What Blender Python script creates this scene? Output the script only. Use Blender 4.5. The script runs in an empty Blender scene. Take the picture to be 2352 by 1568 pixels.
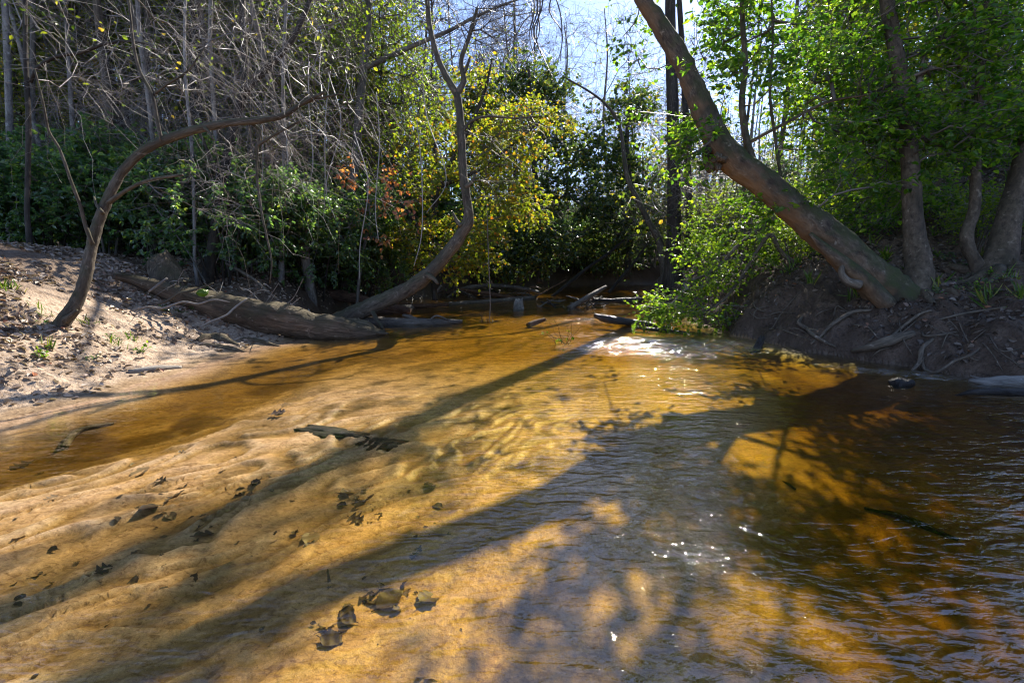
import bpy, math, random
import numpy as np

# ------------------------------------------------------------------ scene, camera, light
SC = bpy.context.scene
COL = SC.collection
rng = np.random.default_rng(11)
random.seed(5)
FPX = 1045.0                       # focal length in pixels of a 2352 px wide picture (16 mm on 36 mm)
TILT = math.radians(10.0)
CAM = np.array([0.0, 0.0, 1.55])
SUN_EL, SUN_AZ = math.radians(38.0), math.radians(25.0)
SUN = np.array([math.sin(SUN_AZ) * math.cos(SUN_EL), math.cos(SUN_AZ) * math.cos(SUN_EL), math.sin(SUN_EL)])

cam_d = bpy.data.cameras.new('camera')
cam_d.lens = 16.0; cam_d.sensor_width = 36.0; cam_d.clip_start = 0.05; cam_d.clip_end = 2000
cam = bpy.data.objects.new('camera', cam_d); COL.objects.link(cam)
cam.location = CAM; cam.rotation_euler = (math.pi / 2 - TILT, 0, 0)
SC.camera = cam

world = bpy.data.worlds.new('World'); SC.world = world; world.use_nodes = True
wn = world.node_tree
sky = wn.nodes.new('ShaderNodeTexSky'); sky.sky_type = 'NISHITA'; sky.sun_disc = False
sky.sun_elevation = SUN_EL; sky.sun_rotation = SUN_AZ; sky.air_density = 0.6; sky.dust_density = 0.1; sky.ozone_density = 1.6
tint = wn.nodes.new('ShaderNodeMix'); tint.data_type = 'RGBA'; tint.blend_type = 'MULTIPLY'; tint.inputs[0].default_value = 1; tint.inputs[7].default_value = (.96, .91, .92, 1)
wn.links.new(sky.outputs[0], tint.inputs[6]); wn.links.new(tint.outputs[2], wn.nodes['Background'].inputs[0])
wn.nodes['Background'].inputs[1].default_value = 0.13
sun_d = bpy.data.lights.new('sun', 'SUN'); sun_d.energy = 4.1; sun_d.angle = math.radians(0.5); sun_d.color = (1.0, 0.93, 0.82)
sun_o = bpy.data.objects.new('sun', sun_d); COL.objects.link(sun_o)
sun_o.rotation_euler = (math.pi / 2 - SUN_EL, 0, math.pi - SUN_AZ)
SC.view_settings.view_transform = 'Standard'; SC.view_settings.look = 'None'
SC.view_settings.exposure = 1.72; SC.view_settings.gamma = 1.0
SC.render.engine = 'CYCLES'
cy = SC.cycles
cy.max_bounces = 7; cy.diffuse_bounces = 3; cy.glossy_bounces = 2; cy.transmission_bounces = 4; cy.transparent_max_bounces = 8; cy.volume_bounces = 0
cy.caustics_reflective = False; cy.caustics_refractive = False; cy.sample_clamp_indirect = 6.0
cy.use_denoising = True; cy.filter_width = 1.15

# ------------------------------------------------------------------ pixels to places
def dirs(px, py):
    u = (np.asarray(px, float) - 1176) / FPX; v = (784 - np.asarray(py, float)) / FPX
    ct, st = math.cos(TILT), math.sin(TILT)
    return np.stack([u + 0 * v, ct + v * st + 0 * u, -st + v * ct + 0 * u], -1)
def at(px, py, s):                 # the point at depth s (metres along the view axis)
    return CAM + dirs(px, py) * np.asarray(s, float)[..., None]
def px_of(p):
    d = np.asarray(p, float) - CAM
    ct, st = math.cos(TILT), math.sin(TILT)
    f = d[1] * ct - d[2] * st
    return 1176 + FPX * d[0] / max(f, .01)
def on_level(px, py, z=0.0):       # where the ray meets the horizontal plane z
    d = dirs(px, py); s = (z - CAM[2]) / d[..., 2]
    return CAM + d * s[..., None]

# where the ground lies open to the sun (outlines in picture pixels): branches are pruned so that the crowns leave it open
OPEN = [[(640, 950), (700, 1005), (880, 1062), (1010, 990), (1200, 885), (1400, 860), (1700, 885), (1830, 930), (1800, 1000), (1660, 980), (1560, 925), (1440, 905), (1340, 960), (1260, 1060), (1160, 1160), (1060, 1300), (1010, 1460), (960, 1568), (560, 1568), (740, 1430), (690, 1320), (800, 1150), (760, 1090), (560, 1010)],
        [(0, 1170), (300, 1060), (640, 950), (720, 1000), (560, 1070), (380, 1150), (120, 1270), (0, 1300)],
        [(150, 1568), (480, 1450), (760, 1330), (800, 1400), (600, 1568)], [(0, 1385), (140, 1370), (120, 1420), (0, 1440)],
        [(640, 800), (1000, 765), (1480, 690), (1490, 770), (1250, 845), (1010, 920), (900, 960), (780, 960), (640, 930), (480, 920)],
        [(1200, 775), (1500, 750), (1850, 790), (1820, 850), (1250, 850)],
        [(1780, 1050), (1850, 1060), (1860, 1110), (1790, 1120)], [(1300, 1180), (1390, 1190), (1400, 1250), (1310, 1255)], [(1590, 1170), (1700, 1200), (1880, 1240), (1850, 1290), (1720, 1330), (1590, 1300)],
        [(1550, 1190), (1580, 1190), (1580, 1230), (1550, 1230)], [(1535, 1405), (1565, 1405), (1565, 1435), (1535, 1435)], [(1880, 860), (2050, 850), (2080, 890), (1900, 895)], [(1890, 1000), (1990, 1010), (1980, 1050), (1900, 1040)],
        [(0, 560), (420, 600), (720, 690), (640, 790), (420, 850), (0, 970)]]
def opens_wide(P, r=.38):
    m = opens(P)
    for o in ((r, 0, 0), (-r, 0, 0), (0, r * 1.3, 0), (0, -r * 1.3, 0)): m |= opens(P + np.array(o))
    return m
def opens(P, which=None):
    m = np.zeros(len(P), bool)
    for z in (0.0, .35, 1.1):
        Gd = P - SUN * ((P[:, 2:3] - z) / SUN[2]) - CAM
        f = Gd[:, 1] * math.cos(TILT) - Gd[:, 2] * math.sin(TILT); f = np.where(f > .3, f, 1e9)
        X = 1176 + FPX * Gd[:, 0] / f; Y = 784 - FPX * (Gd[:, 1] * math.sin(TILT) + Gd[:, 2] * math.cos(TILT)) / f
        for k, pg in enumerate(OPEN):
            if (z > .1) != (k == len(OPEN) - 1) or (which is not None and k not in which): continue
            q = np.array(pg, float); c = np.zeros(len(P), bool); j = len(q) - 1
            for i in range(len(q)):
                cr = ((q[i, 1] > Y) != (q[j, 1] > Y)) & (X < (q[j, 0] - q[i, 0]) * (Y - q[i, 1]) / (q[j, 1] - q[i, 1] + 1e-9) + q[i, 0])
                c ^= cr; j = i
            m |= c
    return m

# ------------------------------------------------------------------ noise
def _hash(ix, iy, iz):
    h = (ix * 374761393 + iy * 668265263 + iz * 1274126177) & 0xFFFFFFFF
    h = ((h ^ (h >> 13)) * 1274126177) & 0xFFFFFFFF
    return ((h ^ (h >> 16)) & 0xFFFF) / 65535.0
def vnoise(P):
    P = np.asarray(P, float)
    I = np.floor(P).astype(np.int64); f = P - I; f = f * f * (3 - 2 * f)
    r = 0
    for dx in (0, 1):
        wx = f[..., 0] if dx else 1 - f[..., 0]
        for dy in (0, 1):
            wy = f[..., 1] if dy else 1 - f[..., 1]
            for dz in (0, 1):
                wz = f[..., 2] if dz else 1 - f[..., 2]
                r = r + wx * wy * wz * _hash(I[..., 0] + dx, I[..., 1] + dy, I[..., 2] + dz)
    return r
def fbm(P, octv=4, gain=.5):
    P = np.asarray(P, float); a, s, t = 1.0, 0, 0
    for _ in range(octv):
        s = s + a * vnoise(P); t += a; a *= gain; P = P * 2.03 + 17.1
    return s / t
def sstep(x, a, b):
    t = np.clip((x - a) / (b - a), 0, 1); return t * t * (3 - 2 * t)

# ------------------------------------------------------------------ the lie of the land
LY = [-40, 0, 2.0, 4.2, 5.1, 6.4, 8.3, 9.0, 10.5, 12, 14, 16, 18, 20, 22, 24, 26, 28, 30, 33, 38, 45]
LX = [-5.6, -5.4, -5.3, -5.0, -4.75, -4.75, -4.6, -4.45, -4.95, -5.1, -5.35, -5.1, -4.5, -3.6, -2.2, -.4, 2.0, 5, 9, 16, 40, 300]
RY = [-40, 0, 3, 5.6, 6.6, 7.5, 8.5, 9.5, 11, 14, 20, 24, 26, 28, 30, 34, 45]
RX = [8.5, 7.6, 7.2, 6.5, 5.8, 5.4, 4.85, 4.75, 4.9, 5.2, 6.0, 7.4, 9.0, 13, 22, 60, 400]
def shoreL(y): return np.interp(y, LY, LX) + .10 * np.sin(y * 2.3) * sstep(y, 5, 9) + .05 * np.sin(y * 5.1 + 1)
def shoreR(y): return np.interp(y, RY, RX) + .10 * np.sin(y * 3.1) + .06 * np.sin(y * 7.7 + 1)
def slopeL(y): return (np.interp(y + .4, LY, LX) - np.interp(y - .4, LY, LX)) / .8
def slopeR(y): return (np.interp(y + .4, RY, RX) - np.interp(y - .4, RY, RX)) / .8
def sandfolds(a, b, warp):
    f1 = fbm(np.stack([a * 1.05 + 3, b * 4.6 + warp * 1.1, 0 * a], -1), 2)
    r1 = (f1 * 4.0) % 1.0                                     # scalloped tongues: a steep lee edge and a long back
    r1 = np.where(r1 < .78, r1 / .78, (1 - r1) / .22)
    f2 = fbm(np.stack([a * 4, b * 9 + warp * 2, 0 * a + 5], -1), 3)
    return r1, f2
def land(x, y, fine=True):
    x = np.asarray(x, float); y = np.asarray(y, float)
    L, R = shoreL(y), shoreR(y)
    dl = (L - x) / np.sqrt(1 + np.minimum(slopeL(y) ** 2, 9)); dr = (x - R) / np.sqrt(1 + np.minimum(slopeR(y) ** 2, 9))
    P = np.stack([x, y, 0 * x], -1)
    n1 = fbm(P * .9, 4) - .5; n2 = fbm(P * np.array([3.1, 3.1, 1]) + 9, 4) - .5
    n3 = fbm(P * 9.0 + 4, 3) - .5; n4 = fbm(P * 22.0 + 6, 2) - .5
    steep = sstep(y, 9.3, 12)
    de = np.maximum(dl, 0)
    hl_a = np.interp(de, [0, .5, 1, 1.5, 2, 3, 4, 6, 10, 20, 60, 300], [0, .12, .32, .60, .92, 1.45, 1.78, 1.95, 2.15, 2.6, 3.6, 5])
    hl_b = np.interp(de, [0, .15, .5, 1.0, 1.6, 3, 6, 10, 20, 60, 300], [0, .25, .75, 1.1, 1.25, 1.5, 1.7, 1.9, 2.3, 3.2, 5])
    hl = hl_a * (1 - steep) + hl_b * steep
    hl = hl + (n1 * .35 * sstep(de, .4, 2.5) + n2 * (.05 + .16 * steep) * sstep(de, .05, .7)) + (n3 * (.06 + .12 * steep) + n4 * .03) * sstep(de, .1, .6) * sstep(de, 9, 6)
    dd = np.maximum(dr, 0)
    hr = np.interp(dd, [0, .12, .35, .7, 1.2, 2, 4, 8, 20, 60, 300], [0, .2, .42, .66, .88, 1.1, 1.5, 2.7, 6.6, 14, 30]) * (1 + .5 * sstep(y, 8.5, 11))
    hr = hr + n1 * .4 * sstep(dd, .3, 1.5) + n2 * .34 * sstep(dd, .0, .35) + (n3 * .17 + n4 * .07) * sstep(dd, .02, .3) * sstep(dd, 7, 5)
    # creek bed: a side channel under the left bank, a sandbar, then ever deeper to the right
    xs = x - np.interp(y, [1, 2.9, 3.8, 5, 7], [-1.3, -.6, .2, .4, .6])
    near = np.interp(xs, [-5, -4.5, -3.9, -3.35, -2.95, -2, -1, 0, 1, 2, 3.5, 5, 6.2, 7.5], [.05, .10, .12, .10, .028, .030, .065, .12, .17, .22, .27, .29, .27, .25])
    w = np.clip((x - L) / np.maximum(R - L, .1), 0, 1)
    far = np.interp(w, [0, .08, .3, .6, .85, 1], [.02, .14, .19, .26, .32, .2])
    k = sstep(y, 5.0, 8.5)
    dep = (near * (1 - k) + far * k) * np.interp(y, [3, 5, 7, 10, 20], [1, .8, .55, .4, .22])
    edge = np.minimum(-dl, -dr)
    dep = dep * sstep(edge, 0, .8) + .004
    if fine:
        a = x * .62 + y * .78; b = x * .78 - y * .62
        warp = fbm(np.stack([a * 1.6, b * 1.6, 0 * a], -1), 3) * 2.6
        ridge, f2 = sandfolds(a, b, warp)
        bar = sstep(dep, .17, .05) * sstep(edge, .2, .9)
        dep = dep - bar * ((ridge - .55) * .042 + (f2 - .5) * .022) * sstep(y, 6.5, 3.5) - (n1 * .10) * sstep(edge, 0, 1) * sstep(dep, .05, .2)
        dep = np.maximum(dep, -.004)
    z = np.where(dl > 0, hl, np.where(dr > 0, hr, -dep))
    return z
def H(x, y): return float(land(np.array([x]), np.array([y]))[0])
def on_land(px, py):               # where the ray meets the ground
    d = dirs(px, py); s = np.concatenate([np.arange(.8, 14, .04), np.arange(14, 60, .2)])
    p = CAM + d * s[:, None]; hit = np.nonzero(p[:, 2] < land(p[:, 0], p[:, 1]))[0]
    return p[hit[0]] if len(hit) else p[-1]

# ------------------------------------------------------------------ mesh helpers
def tag(o, label=None, cat=None, group=None, kind=None):
    if label: o['label'] = label
    if cat: o['category'] = cat
    if group: o['group'] = group
    if kind: o['kind'] = kind
    return o
def empty(name, loc, label=None, cat=None, group=None, rz=0):
    o = bpy.data.objects.new(name, None); COL.objects.link(o)
    o.location = [float(v) for v in loc]; o.rotation_euler = (0, 0, rz)
    return tag(o, label, cat, group)
def mesh_np(name, V, faces, mats=(), smooth=True, midx=None, attr=None):
    """faces: list of int arrays (k, n)."""
    me = bpy.data.meshes.new(name)
    V = np.asarray(V, np.float32)
    me.vertices.add(len(V)); me.vertices.foreach_set('co', V.ravel())
    faces = [np.asarray(f, np.int32) for f in faces if len(f)]
    nl = sum(f.size for f in faces); npol = sum(len(f) for f in faces)
    me.loops.add(nl); me.loops.foreach_set('vertex_index', np.concatenate([f.ravel() for f in faces]))
    me.polygons.add(npol)
    tot = np.concatenate([np.full(len(f), f.shape[1], np.int32) for f in faces])
    me.polygons.foreach_set('loop_start', np.concatenate([[0], np.cumsum(tot)[:-1]]).astype(np.int32))
    if midx is not None: me.polygons.foreach_set('material_index', np.asarray(midx, np.int32))
    me.polygons.foreach_set('use_smooth', np.full(npol, smooth))
    if attr:
        for k, a in attr.items():
            a = np.asarray(a, np.float32)
            if a.ndim == 2 and a.shape[1] == 4:
                at_ = me.color_attributes.new(k, 'FLOAT_COLOR', 'POINT'); at_.data.foreach_set('color', a.ravel())
            else:
                at_ = me.attributes.new(k, 'FLOAT_VECTOR', 'POINT'); at_.data.foreach_set('vector', a.ravel())
    me.update(calc_edges=True)
    for m in mats: me.materials.append(m)
    return me
def link(name, me, parent=None):
    o = bpy.data.objects.new(name, me); COL.objects.link(o)
    if parent is not None: o.parent = parent
    return o
def norm(a): return a / np.maximum(np.linalg.norm(a, axis=-1, keepdims=True), 1e-9)

def catmull(ctrl, step):
    """smooth curve through control rows (x, y, z, r ...), about STEP metres between points."""
    c = np.asarray(ctrl, float)
    if len(c) < 3:
        n = max(2, int(np.linalg.norm(c[1, :3] - c[0, :3]) / step) + 1)
        return c[0] + (c[1] - c[0]) * np.linspace(0, 1, n)[:, None]
    c = np.vstack([2 * c[0] - c[1], c, 2 * c[-1] - c[-2]])
    out = []
    for i in range(1, len(c) - 2):
        n = max(1, int(round(np.linalg.norm(c[i + 1, :3] - c[i, :3]) / step)))
        t = np.linspace(0, 1, n, endpoint=False)[:, None]
        p0, p1, p2, p3 = c[i - 1], c[i], c[i + 1], c[i + 2]
        out.append(.5 * (2 * p1 + (p2 - p0) * t + (2 * p0 - 5 * p1 + 4 * p2 - p3) * t ** 2 + (3 * p1 - p0 - 3 * p2 + p3) * t ** 3))
    r = np.vstack(out + [c[-2][None]])
    r[:, 3] = np.maximum(r[:, 3], .001)
    return r

class Tubes:
    """a set of tapering tubes, one mesh."""
    def __init__(self): self.g = {}
    def add(self, P, R, sides=6, seed=0):
        P = np.asarray(P, float); R = np.asarray(R, float)
        if P.ndim == 2: P, R = P[None], R[None]
        self.g.setdefault((P.shape[1], sides), []).append((P, R))
    def arrays(self, base, rough=0.0, lobes=0.0, cap=True):
        VV, FF, TT, BB, off = [], [], [], [], 0
        for (n, sd), items in self.g.items():
            P = np.concatenate([a for a, _ in items]); R = np.concatenate([b for _, b in items]); m = len(P)
            T = norm(np.gradient(P, axis=1))
            mean = norm(T.mean(1))
            ref = np.eye(3)[np.argmin(np.abs(mean), 1)][:, None, :] + 0 * P
            U = norm(np.cross(T, ref)); W = np.cross(T, U)
            th = np.linspace(0, 2 * math.pi, sd, endpoint=False)
            ln = np.concatenate([np.zeros((m, 1)), np.cumsum(np.linalg.norm(np.diff(P, axis=1), axis=2), 1)], 1)
            rr = R[..., None] * np.ones(sd)
            if rough:
                q = P[:, :, None, :] + R[..., None, None] * (np.cos(th)[:, None] * U[:, :, None, :] + np.sin(th)[:, None] * W[:, :, None, :])
                k = 1 / max(float(R.max()), .01)
                rr = rr * (1 + rough * (fbm(q * k * .9, 3) - .5) * 2 + (rough * .55 * (fbm(q * k * 4.5 + 5, 3) - .5) * 2 if sd >= 16 else 0))
            if lobes:
                fl = np.exp(-ln / (2.2 * R[:, :1]))[..., None]
                rr = rr * (1 + lobes * fl * (.75 + .55 * np.cos(th * 4 + 1.3) + .3 * np.cos(th * 3)))
            Q = P[:, :, None, :] + rr[..., None] * (np.cos(th)[:, None] * U[:, :, None, :] + np.sin(th)[:, None] * W[:, :, None, :])
            VV.append(Q.reshape(-1, 3))
            mr = R.max(1)[:, None, None]
            B = np.stack([mr * np.cos(th) + 0 * Q[..., 0], mr * np.sin(th) + 0 * Q[..., 0], ln[..., None] + 0 * Q[..., 0] + np.arange(m)[:, None, None] * .37], -1)
            BB.append(B.reshape(-1, 3))
            i = np.arange(m)[:, None, None] * n * sd; j = np.arange(n - 1)[:, None] * sd; k = np.arange(sd); k2 = (k + 1) % sd
            FF.append((np.stack([i + j + k, i + j + k2, i + j + sd + k2, i + j + sd + k], -1).reshape(-1, 4)) + off)
            if cap and sd >= 5:
                e = np.arange(m)[:, None] * n * sd
                TT.append(((e + k[::-1]) + off)); TT.append((e + (n - 1) * sd + k) + off)
            off += m * n * sd
        V = np.concatenate(VV) - np.asarray(base)
        return V, [np.concatenate(FF)] + TT, np.concatenate(BB)
    def build(self, name, mat, base=(0, 0, 0), parent=None, rough=0.0, lobes=0.0, extra=None):
        V, F, B = self.arrays(base, rough, lobes)
        return link(name, mesh_np(name, V, F, [mat], attr={'bark': B}), parent)

class Leaves:
    """many leaf-sized folded blades, one mesh."""
    def __init__(self): self.a = []
    def add(self, P, D, N, S, W): self.a.append([np.asarray(v, float) for v in (P, D, N, S, W)])
    def build(self, name, mat, base=(0, 0, 0), parent=None, fold=.25):
        P, D, N, S, W = [np.concatenate([q[i] for q in self.a]) for i in range(5)]
        D = norm(D); X = norm(np.cross(D, N)); N = np.cross(X, D)
        S = S[:, None]; W = (W * S[:, 0])[:, None]
        up = N * W * fold
        curl = -N * S * .12
        v = np.stack([P, P + D * S * .3 + X * W + up, P + D * S * .68 + X * W * .8 + up + curl * .4, P + D * S + curl,
                      P + D * S * .68 - X * W * .8 + up + curl * .4, P + D * S * .3 - X * W + up], 1)
        n = len(P); i = np.arange(n)[:, None] * 6
        F = np.concatenate([i + np.array([0, 1, 2, 3]), i + np.array([0, 3, 4, 5])])
        return link(name, mesh_np(name, v.reshape(-1, 3) - np.asarray(base), [F], [mat], smooth=False), parent)
# ------------------------------------------------------------------ materials
class NT:
    def __init__(self, name):
        self.m = bpy.data.materials.new(name); self.m.use_nodes = True
        self.t = self.m.node_tree; self.t.nodes.clear()
        self.out = self.n('ShaderNodeOutputMaterial')
    def n(self, typ, **kw):
        nd = self.t.nodes.new(typ)
        for k, v in kw.items():
            if k.startswith('i_'):
                key = k[2:].replace('_', ' ')
                nd.inputs[int(key) if key.isdigit() else key].default_value = v
            else: setattr(nd, k, v)
        return nd
    def l(self, a, b): self.t.links.new(a, b)
    def ramp(self, fac, stops):
        r = self.n('ShaderNodeValToRGB'); e = r.color_ramp.elements
        while len(e) < len(stops): e.new(.5)
        for q, (p, c) in zip(e, stops): q.position = p; q.color = (*c, 1)
        self.l(fac, r.inputs[0]); return r.outputs[0]
    def noise(self, vec, scale, detail=4, rough=.55, dist=0):
        q = self.n('ShaderNodeTexNoise'); q.inputs['Scale'].default_value = scale; q.inputs['Detail'].default_value = detail
        q.inputs['Roughness'].default_value = rough; q.inputs['Distortion'].default_value = dist
        if vec is not None: self.l(vec, q.inputs['Vector'])
        return q.outputs['Fac']
    def mapv(self, vec, scale, rot=(0, 0, 0), loc=(0, 0, 0)):
        q = self.n('ShaderNodeMapping'); q.inputs['Scale'].default_value = scale; q.inputs['Rotation'].default_value = rot; q.inputs['Location'].default_value = loc
        self.l(vec, q.inputs['Vector']); return q.outputs[0]
    def math(self, op, a, b=None, c=None, clamp=False):
        q = self.n('ShaderNodeMath', operation=op, use_clamp=clamp)
        for i, v in enumerate((a, b, c)):
            if v is None: continue
            if isinstance(v, (int, float)): q.inputs[i].default_value = v
            else: self.l(v, q.inputs[i])
        return q.outputs[0]
    def mix(self, fac, a, b, blend='MIX'):
        q = self.n('ShaderNodeMix', data_type='RGBA', blend_type=blend)
        for s, v in ((q.inputs[0], fac), (q.inputs[6], a), (q.inputs[7], b)):
            if isinstance(v, (int, float)): s.default_value = v
            elif isinstance(v, tuple): s.default_value = (*v, 1)
            else: self.l(v, s)
        return q.outputs[2]
    def attr(self, name, out='Vector'): return self.n('ShaderNodeAttribute', attribute_name=name).outputs[out]
    def bump(self, h, dist, strength=1.0):
        q = self.n('ShaderNodeBump'); q.inputs['Distance'].default_value = dist; q.inputs['Strength'].default_value = strength
        self.l(h, q.inputs['Height']); return q.outputs[0]
    def principled(self, col, rough, normal=None, spec=.5):
        p = self.n('ShaderNodeBsdfPrincipled'); p.inputs['Specular IOR Level'].default_value = spec
        for s, v in ((p.inputs['Base Color'], col), (p.inputs['Roughness'], rough)):
            if isinstance(v, tuple): s.default_value = (*v, 1)
            elif isinstance(v, (int, float)): s.default_value = v
            else: self.l(v, s)
        if normal is not None: self.l(normal, p.inputs['Normal'])
        return p.outputs[0]
    def done(self, sh):
        self.l(sh, self.out.inputs['Surface']); return self.m

def bark(name, c1, c2, c3, fib=.22, scale=9.0, moss=0.0, under=None, dist=.012, rough=.85):
    t = NT(name); v = t.attr('bark'); ob = t.n('ShaderNodeTexCoord').outputs['Object']
    geo = t.n('ShaderNodeNewGeometry')
    n1 = t.noise(t.mapv(v, (scale, scale, scale * fib)), 3.0, 6, .65, .4)
    n2 = t.noise(t.mapv(v, (1, 1, .5)), 2.2, 4)
    n3 = t.noise(ob, 1.7, 3); n4 = t.noise(t.mapv(v, (scale, scale, scale * max(fib, .3))), 1.1, 8, .72, .8)
    col = t.ramp(n1, [(.25, c1), (.52, c2), (.8, c3)])
    col = t.mix(t.ramp(n2, [(.42, (0, 0, 0)), (.62, (1, 1, 1))]), col, tuple(.5 * x for x in c2))
    col = t.mix(1.0, col, t.ramp(n4, [(.33, (.36, .34, .33)), (.5, (.95, .95, .95)), (.7, (1.3, 1.28, 1.25))]), 'MULTIPLY')
    lich = t.ramp(t.noise(ob, 9.0, 5, .6), [(.62, (0, 0, 0)), (.70, (1, 1, 1))])
    col = t.mix(t.math('MULTIPLY', lich, .45), col, tuple(min(.6, 1.6 * x + .03) for x in c3))
    sx = t.n('ShaderNodeSeparateXYZ'); t.l(geo.outputs['Normal'], sx.inputs[0])
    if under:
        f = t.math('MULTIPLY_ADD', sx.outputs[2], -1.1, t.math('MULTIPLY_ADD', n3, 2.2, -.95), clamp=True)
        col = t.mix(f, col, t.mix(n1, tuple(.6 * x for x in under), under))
    if moss:
        f = t.math('MULTIPLY', t.math('MULTIPLY_ADD', sx.outputs[2], 1.3, t.math('MULTIPLY_ADD', t.noise(ob, 4.0, 5), 2.8, -1.4), clamp=True), moss)
        col = t.mix(f, col, t.mix(t.noise(ob, 60, 2), (.025, .03, .010), (.075, .085, .022)))
    h = t.math('ADD', t.math('ADD', n1, t.math('MULTIPLY', n4, 1.7)), t.math('MULTIPLY', t.noise(v, 40, 3), .25))
    return t.done(t.principled(col, rough, t.bump(h, dist), .3))

def twig(name, c1, c2, rough=.5):
    t = NT(name); ri = t.n('ShaderNodeNewGeometry').outputs['Random Per Island']
    return t.done(t.principled(t.ramp(ri, [(0, c1), (1, c2)]), rough, None, .5))

def leaf(name, stops, trans=.5, tcol=1.9, rough=.38, spec=.5):
    t = NT(name); ri = t.n('ShaderNodeNewGeometry').outputs['Random Per Island']
    r = t.n('ShaderNodeValToRGB'); col = t.ramp(ri, stops)
    p = t.principled(col, rough, None, spec)
    tr = t.n('ShaderNodeBsdfTranslucent'); mul = t.mix(1.0, col, (tcol, tcol * 1.0, tcol * .45), 'MULTIPLY'); t.l(mul, tr.inputs[0])
    mx = t.n('ShaderNodeMixShader'); mx.inputs[0].default_value = trans; t.l(p, mx.inputs[1]); t.l(tr.outputs[0], mx.inputs[2])
    return t.done(mx.outputs[0])

M = {}
M['bark_left'] = bark('bark_mossy_brown', (.032, .026, .019), (.105, .086, .064), (.20, .17, .135), fib=.35, scale=8, moss=.55)
M['bark_grey'] = bark('bark_grey', (.07, .058, .046), (.17, .145, .12), (.29, .26, .225), fib=.25, scale=7, moss=.15)
M['bark_dark'] = bark('bark_dark', (.02, .016, .013), (.06, .047, .037), (.12, .095, .075), fib=.25, scale=8, moss=.2)
M['bark_pale'] = bark('bark_pale', (.14, .12, .10), (.29, .265, .24), (.42, .39, .36), fib=.6, scale=5)
M['bark_creek'] = bark('bark_creek_tree', (.04, .032, .025), (.12, .095, .070), (.21, .17, .13), fib=.3, scale=8, moss=.4)
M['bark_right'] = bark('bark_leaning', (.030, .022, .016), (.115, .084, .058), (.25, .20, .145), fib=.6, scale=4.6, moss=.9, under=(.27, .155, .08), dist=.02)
M['bark_upright'] = bark('bark_upright', (.045, .032, .022), (.12, .085, .058), (.21, .165, .12), fib=1.2, scale=3.4, moss=.15)
M['rotten'] = bark('rotten_wood', (.035, .025, .017), (.17, .122, .082), (.36, .285, .21), fib=.05, scale=11, moss=.35, dist=.03)
M['log_grey'] = bark('wet_log_wood', (.04, .032, .026), (.14, .115, .092), (.30, .265, .225), fib=.07, scale=11, dist=.02, rough=.55)
M['log_dark'] = bark('wet_dark_log', (.010, .009, .008), (.035, .028, .024), (.09, .078, .068), fib=.08, scale=11, dist=.02, rough=.4)
M['log_red'] = bark('red_brown_log', (.04, .022, .014), (.14, .075, .045), (.26, .16, .10), fib=.10, scale=9, dist=.02)
M['drift'] = bark('driftwood', (.14, .12, .10), (.30, .27, .235), (.44, .41, .37), fib=.12, scale=12, dist=.008)
M['root'] = bark('root_bark', (.05, .037, .027), (.16, .125, .09), (.32, .26, .20), fib=.2, scale=14, dist=.006)
M['twig_pale'] = twig('twig_pale', (.12, .10, .085), (.36, .325, .295), .38)
M['twig_brown'] = twig('twig_brown', (.05, .038, .03), (.17, .13, .10), .5)
M['twig_grey'] = twig('twig_grey', (.09, .075, .065), (.27, .235, .21), .42)
M['twig_dark'] = twig('twig_dark', (.02, .016, .013), (.075, .06, .05), .5)
G = lambda *a: a
M['leaf_right'] = leaf('leaf_bright_green', [(0, G(.022, .060, .010)), (.4, G(.050, .110, .012)), (.75, G(.095, .165, .014)), (1, G(.15, .20, .02))], .58, 3.4, .33)
M['leaf_spring'] = leaf('leaf_spring_green', [(0, G(.035, .075, .010)), (.4, G(.075, .14, .014)), (.8, G(.13, .20, .018)), (1, G(.19, .23, .02))], .58, 3.0, .33)
M['leaf_maple'] = leaf('leaf_yellow_green', [(0, G(.07, .12, .012)), (.6, G(.13, .20, .018)), (1, G(.22, .25, .02))], .58, 2.8, .4)
M['leaf_laurel'] = leaf('leaf_laurel', [(0, G(.028, .062, .030)), (.5, G(.055, .108, .044)), (.85, G(.09, .15, .04)), (1, G(.16, .19, .03))], .50, 3.8, .33, 1.0)
M['leaf_holly'] = leaf('leaf_holly', [(0, G(.022, .045, .020)), (.55, G(.050, .085, .032)), (.9, G(.11, .14, .03)), (1, G(.24, .18, .03))], .42, 3.0, .24, .8)
M['leaf_beech'] = leaf('leaf_autumn', [(0, G(.06, .095, .012)), (.4, G(.14, .175, .016)), (.76, G(.22, .235, .018)), (.91, G(.32, .21, .018)), (1, G(.34, .12, .018))], .58, 2.3, .42)
M['leaf_red'] = leaf('leaf_red', [(0, G(.42, .13, .07)), (.6, G(.50, .20, .10)), (1, G(.45, .24, .08))], .5, 1.7, .45)
M['leaf_olive'] = leaf('leaf_olive', [(0, G(.035, .060, .012)), (.45, G(.075, .11, .016)), (.85, G(.16, .18, .018)), (1, G(.27, .18, .03))], .55, 3.0, .38)
M['leaf_dead'] = leaf('leaf_dead', [(0, G(.09, .055, .035)), (.35, G(.20, .135, .09)), (.7, G(.34, .255, .19)), (.93, G(.45, .37, .30)), (1, G(.32, .10, .03))], .15, 1.3, .5)
M['leaf_wet'] = leaf('leaf_wet', [(0, G(.022, .015, .011)), (.5, G(.048, .031, .019)), (1, G(.11, .06, .026))], .12, 1.3, .55)
M['leaf_litter_dark'] = leaf('leaf_litter_dark', [(0, G(.04, .026, .018)), (.5, G(.10, .07, .05)), (.9, G(.20, .155, .12)), (1, G(.26, .09, .03))], .12, 1.3, .45)
M['grass'] = leaf('grass_blade', [(0, G(.05, .10, .015)), (.7, G(.10, .17, .025)), (1, G(.24, .22, .05))], .45, 2.0, .4)

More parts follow.
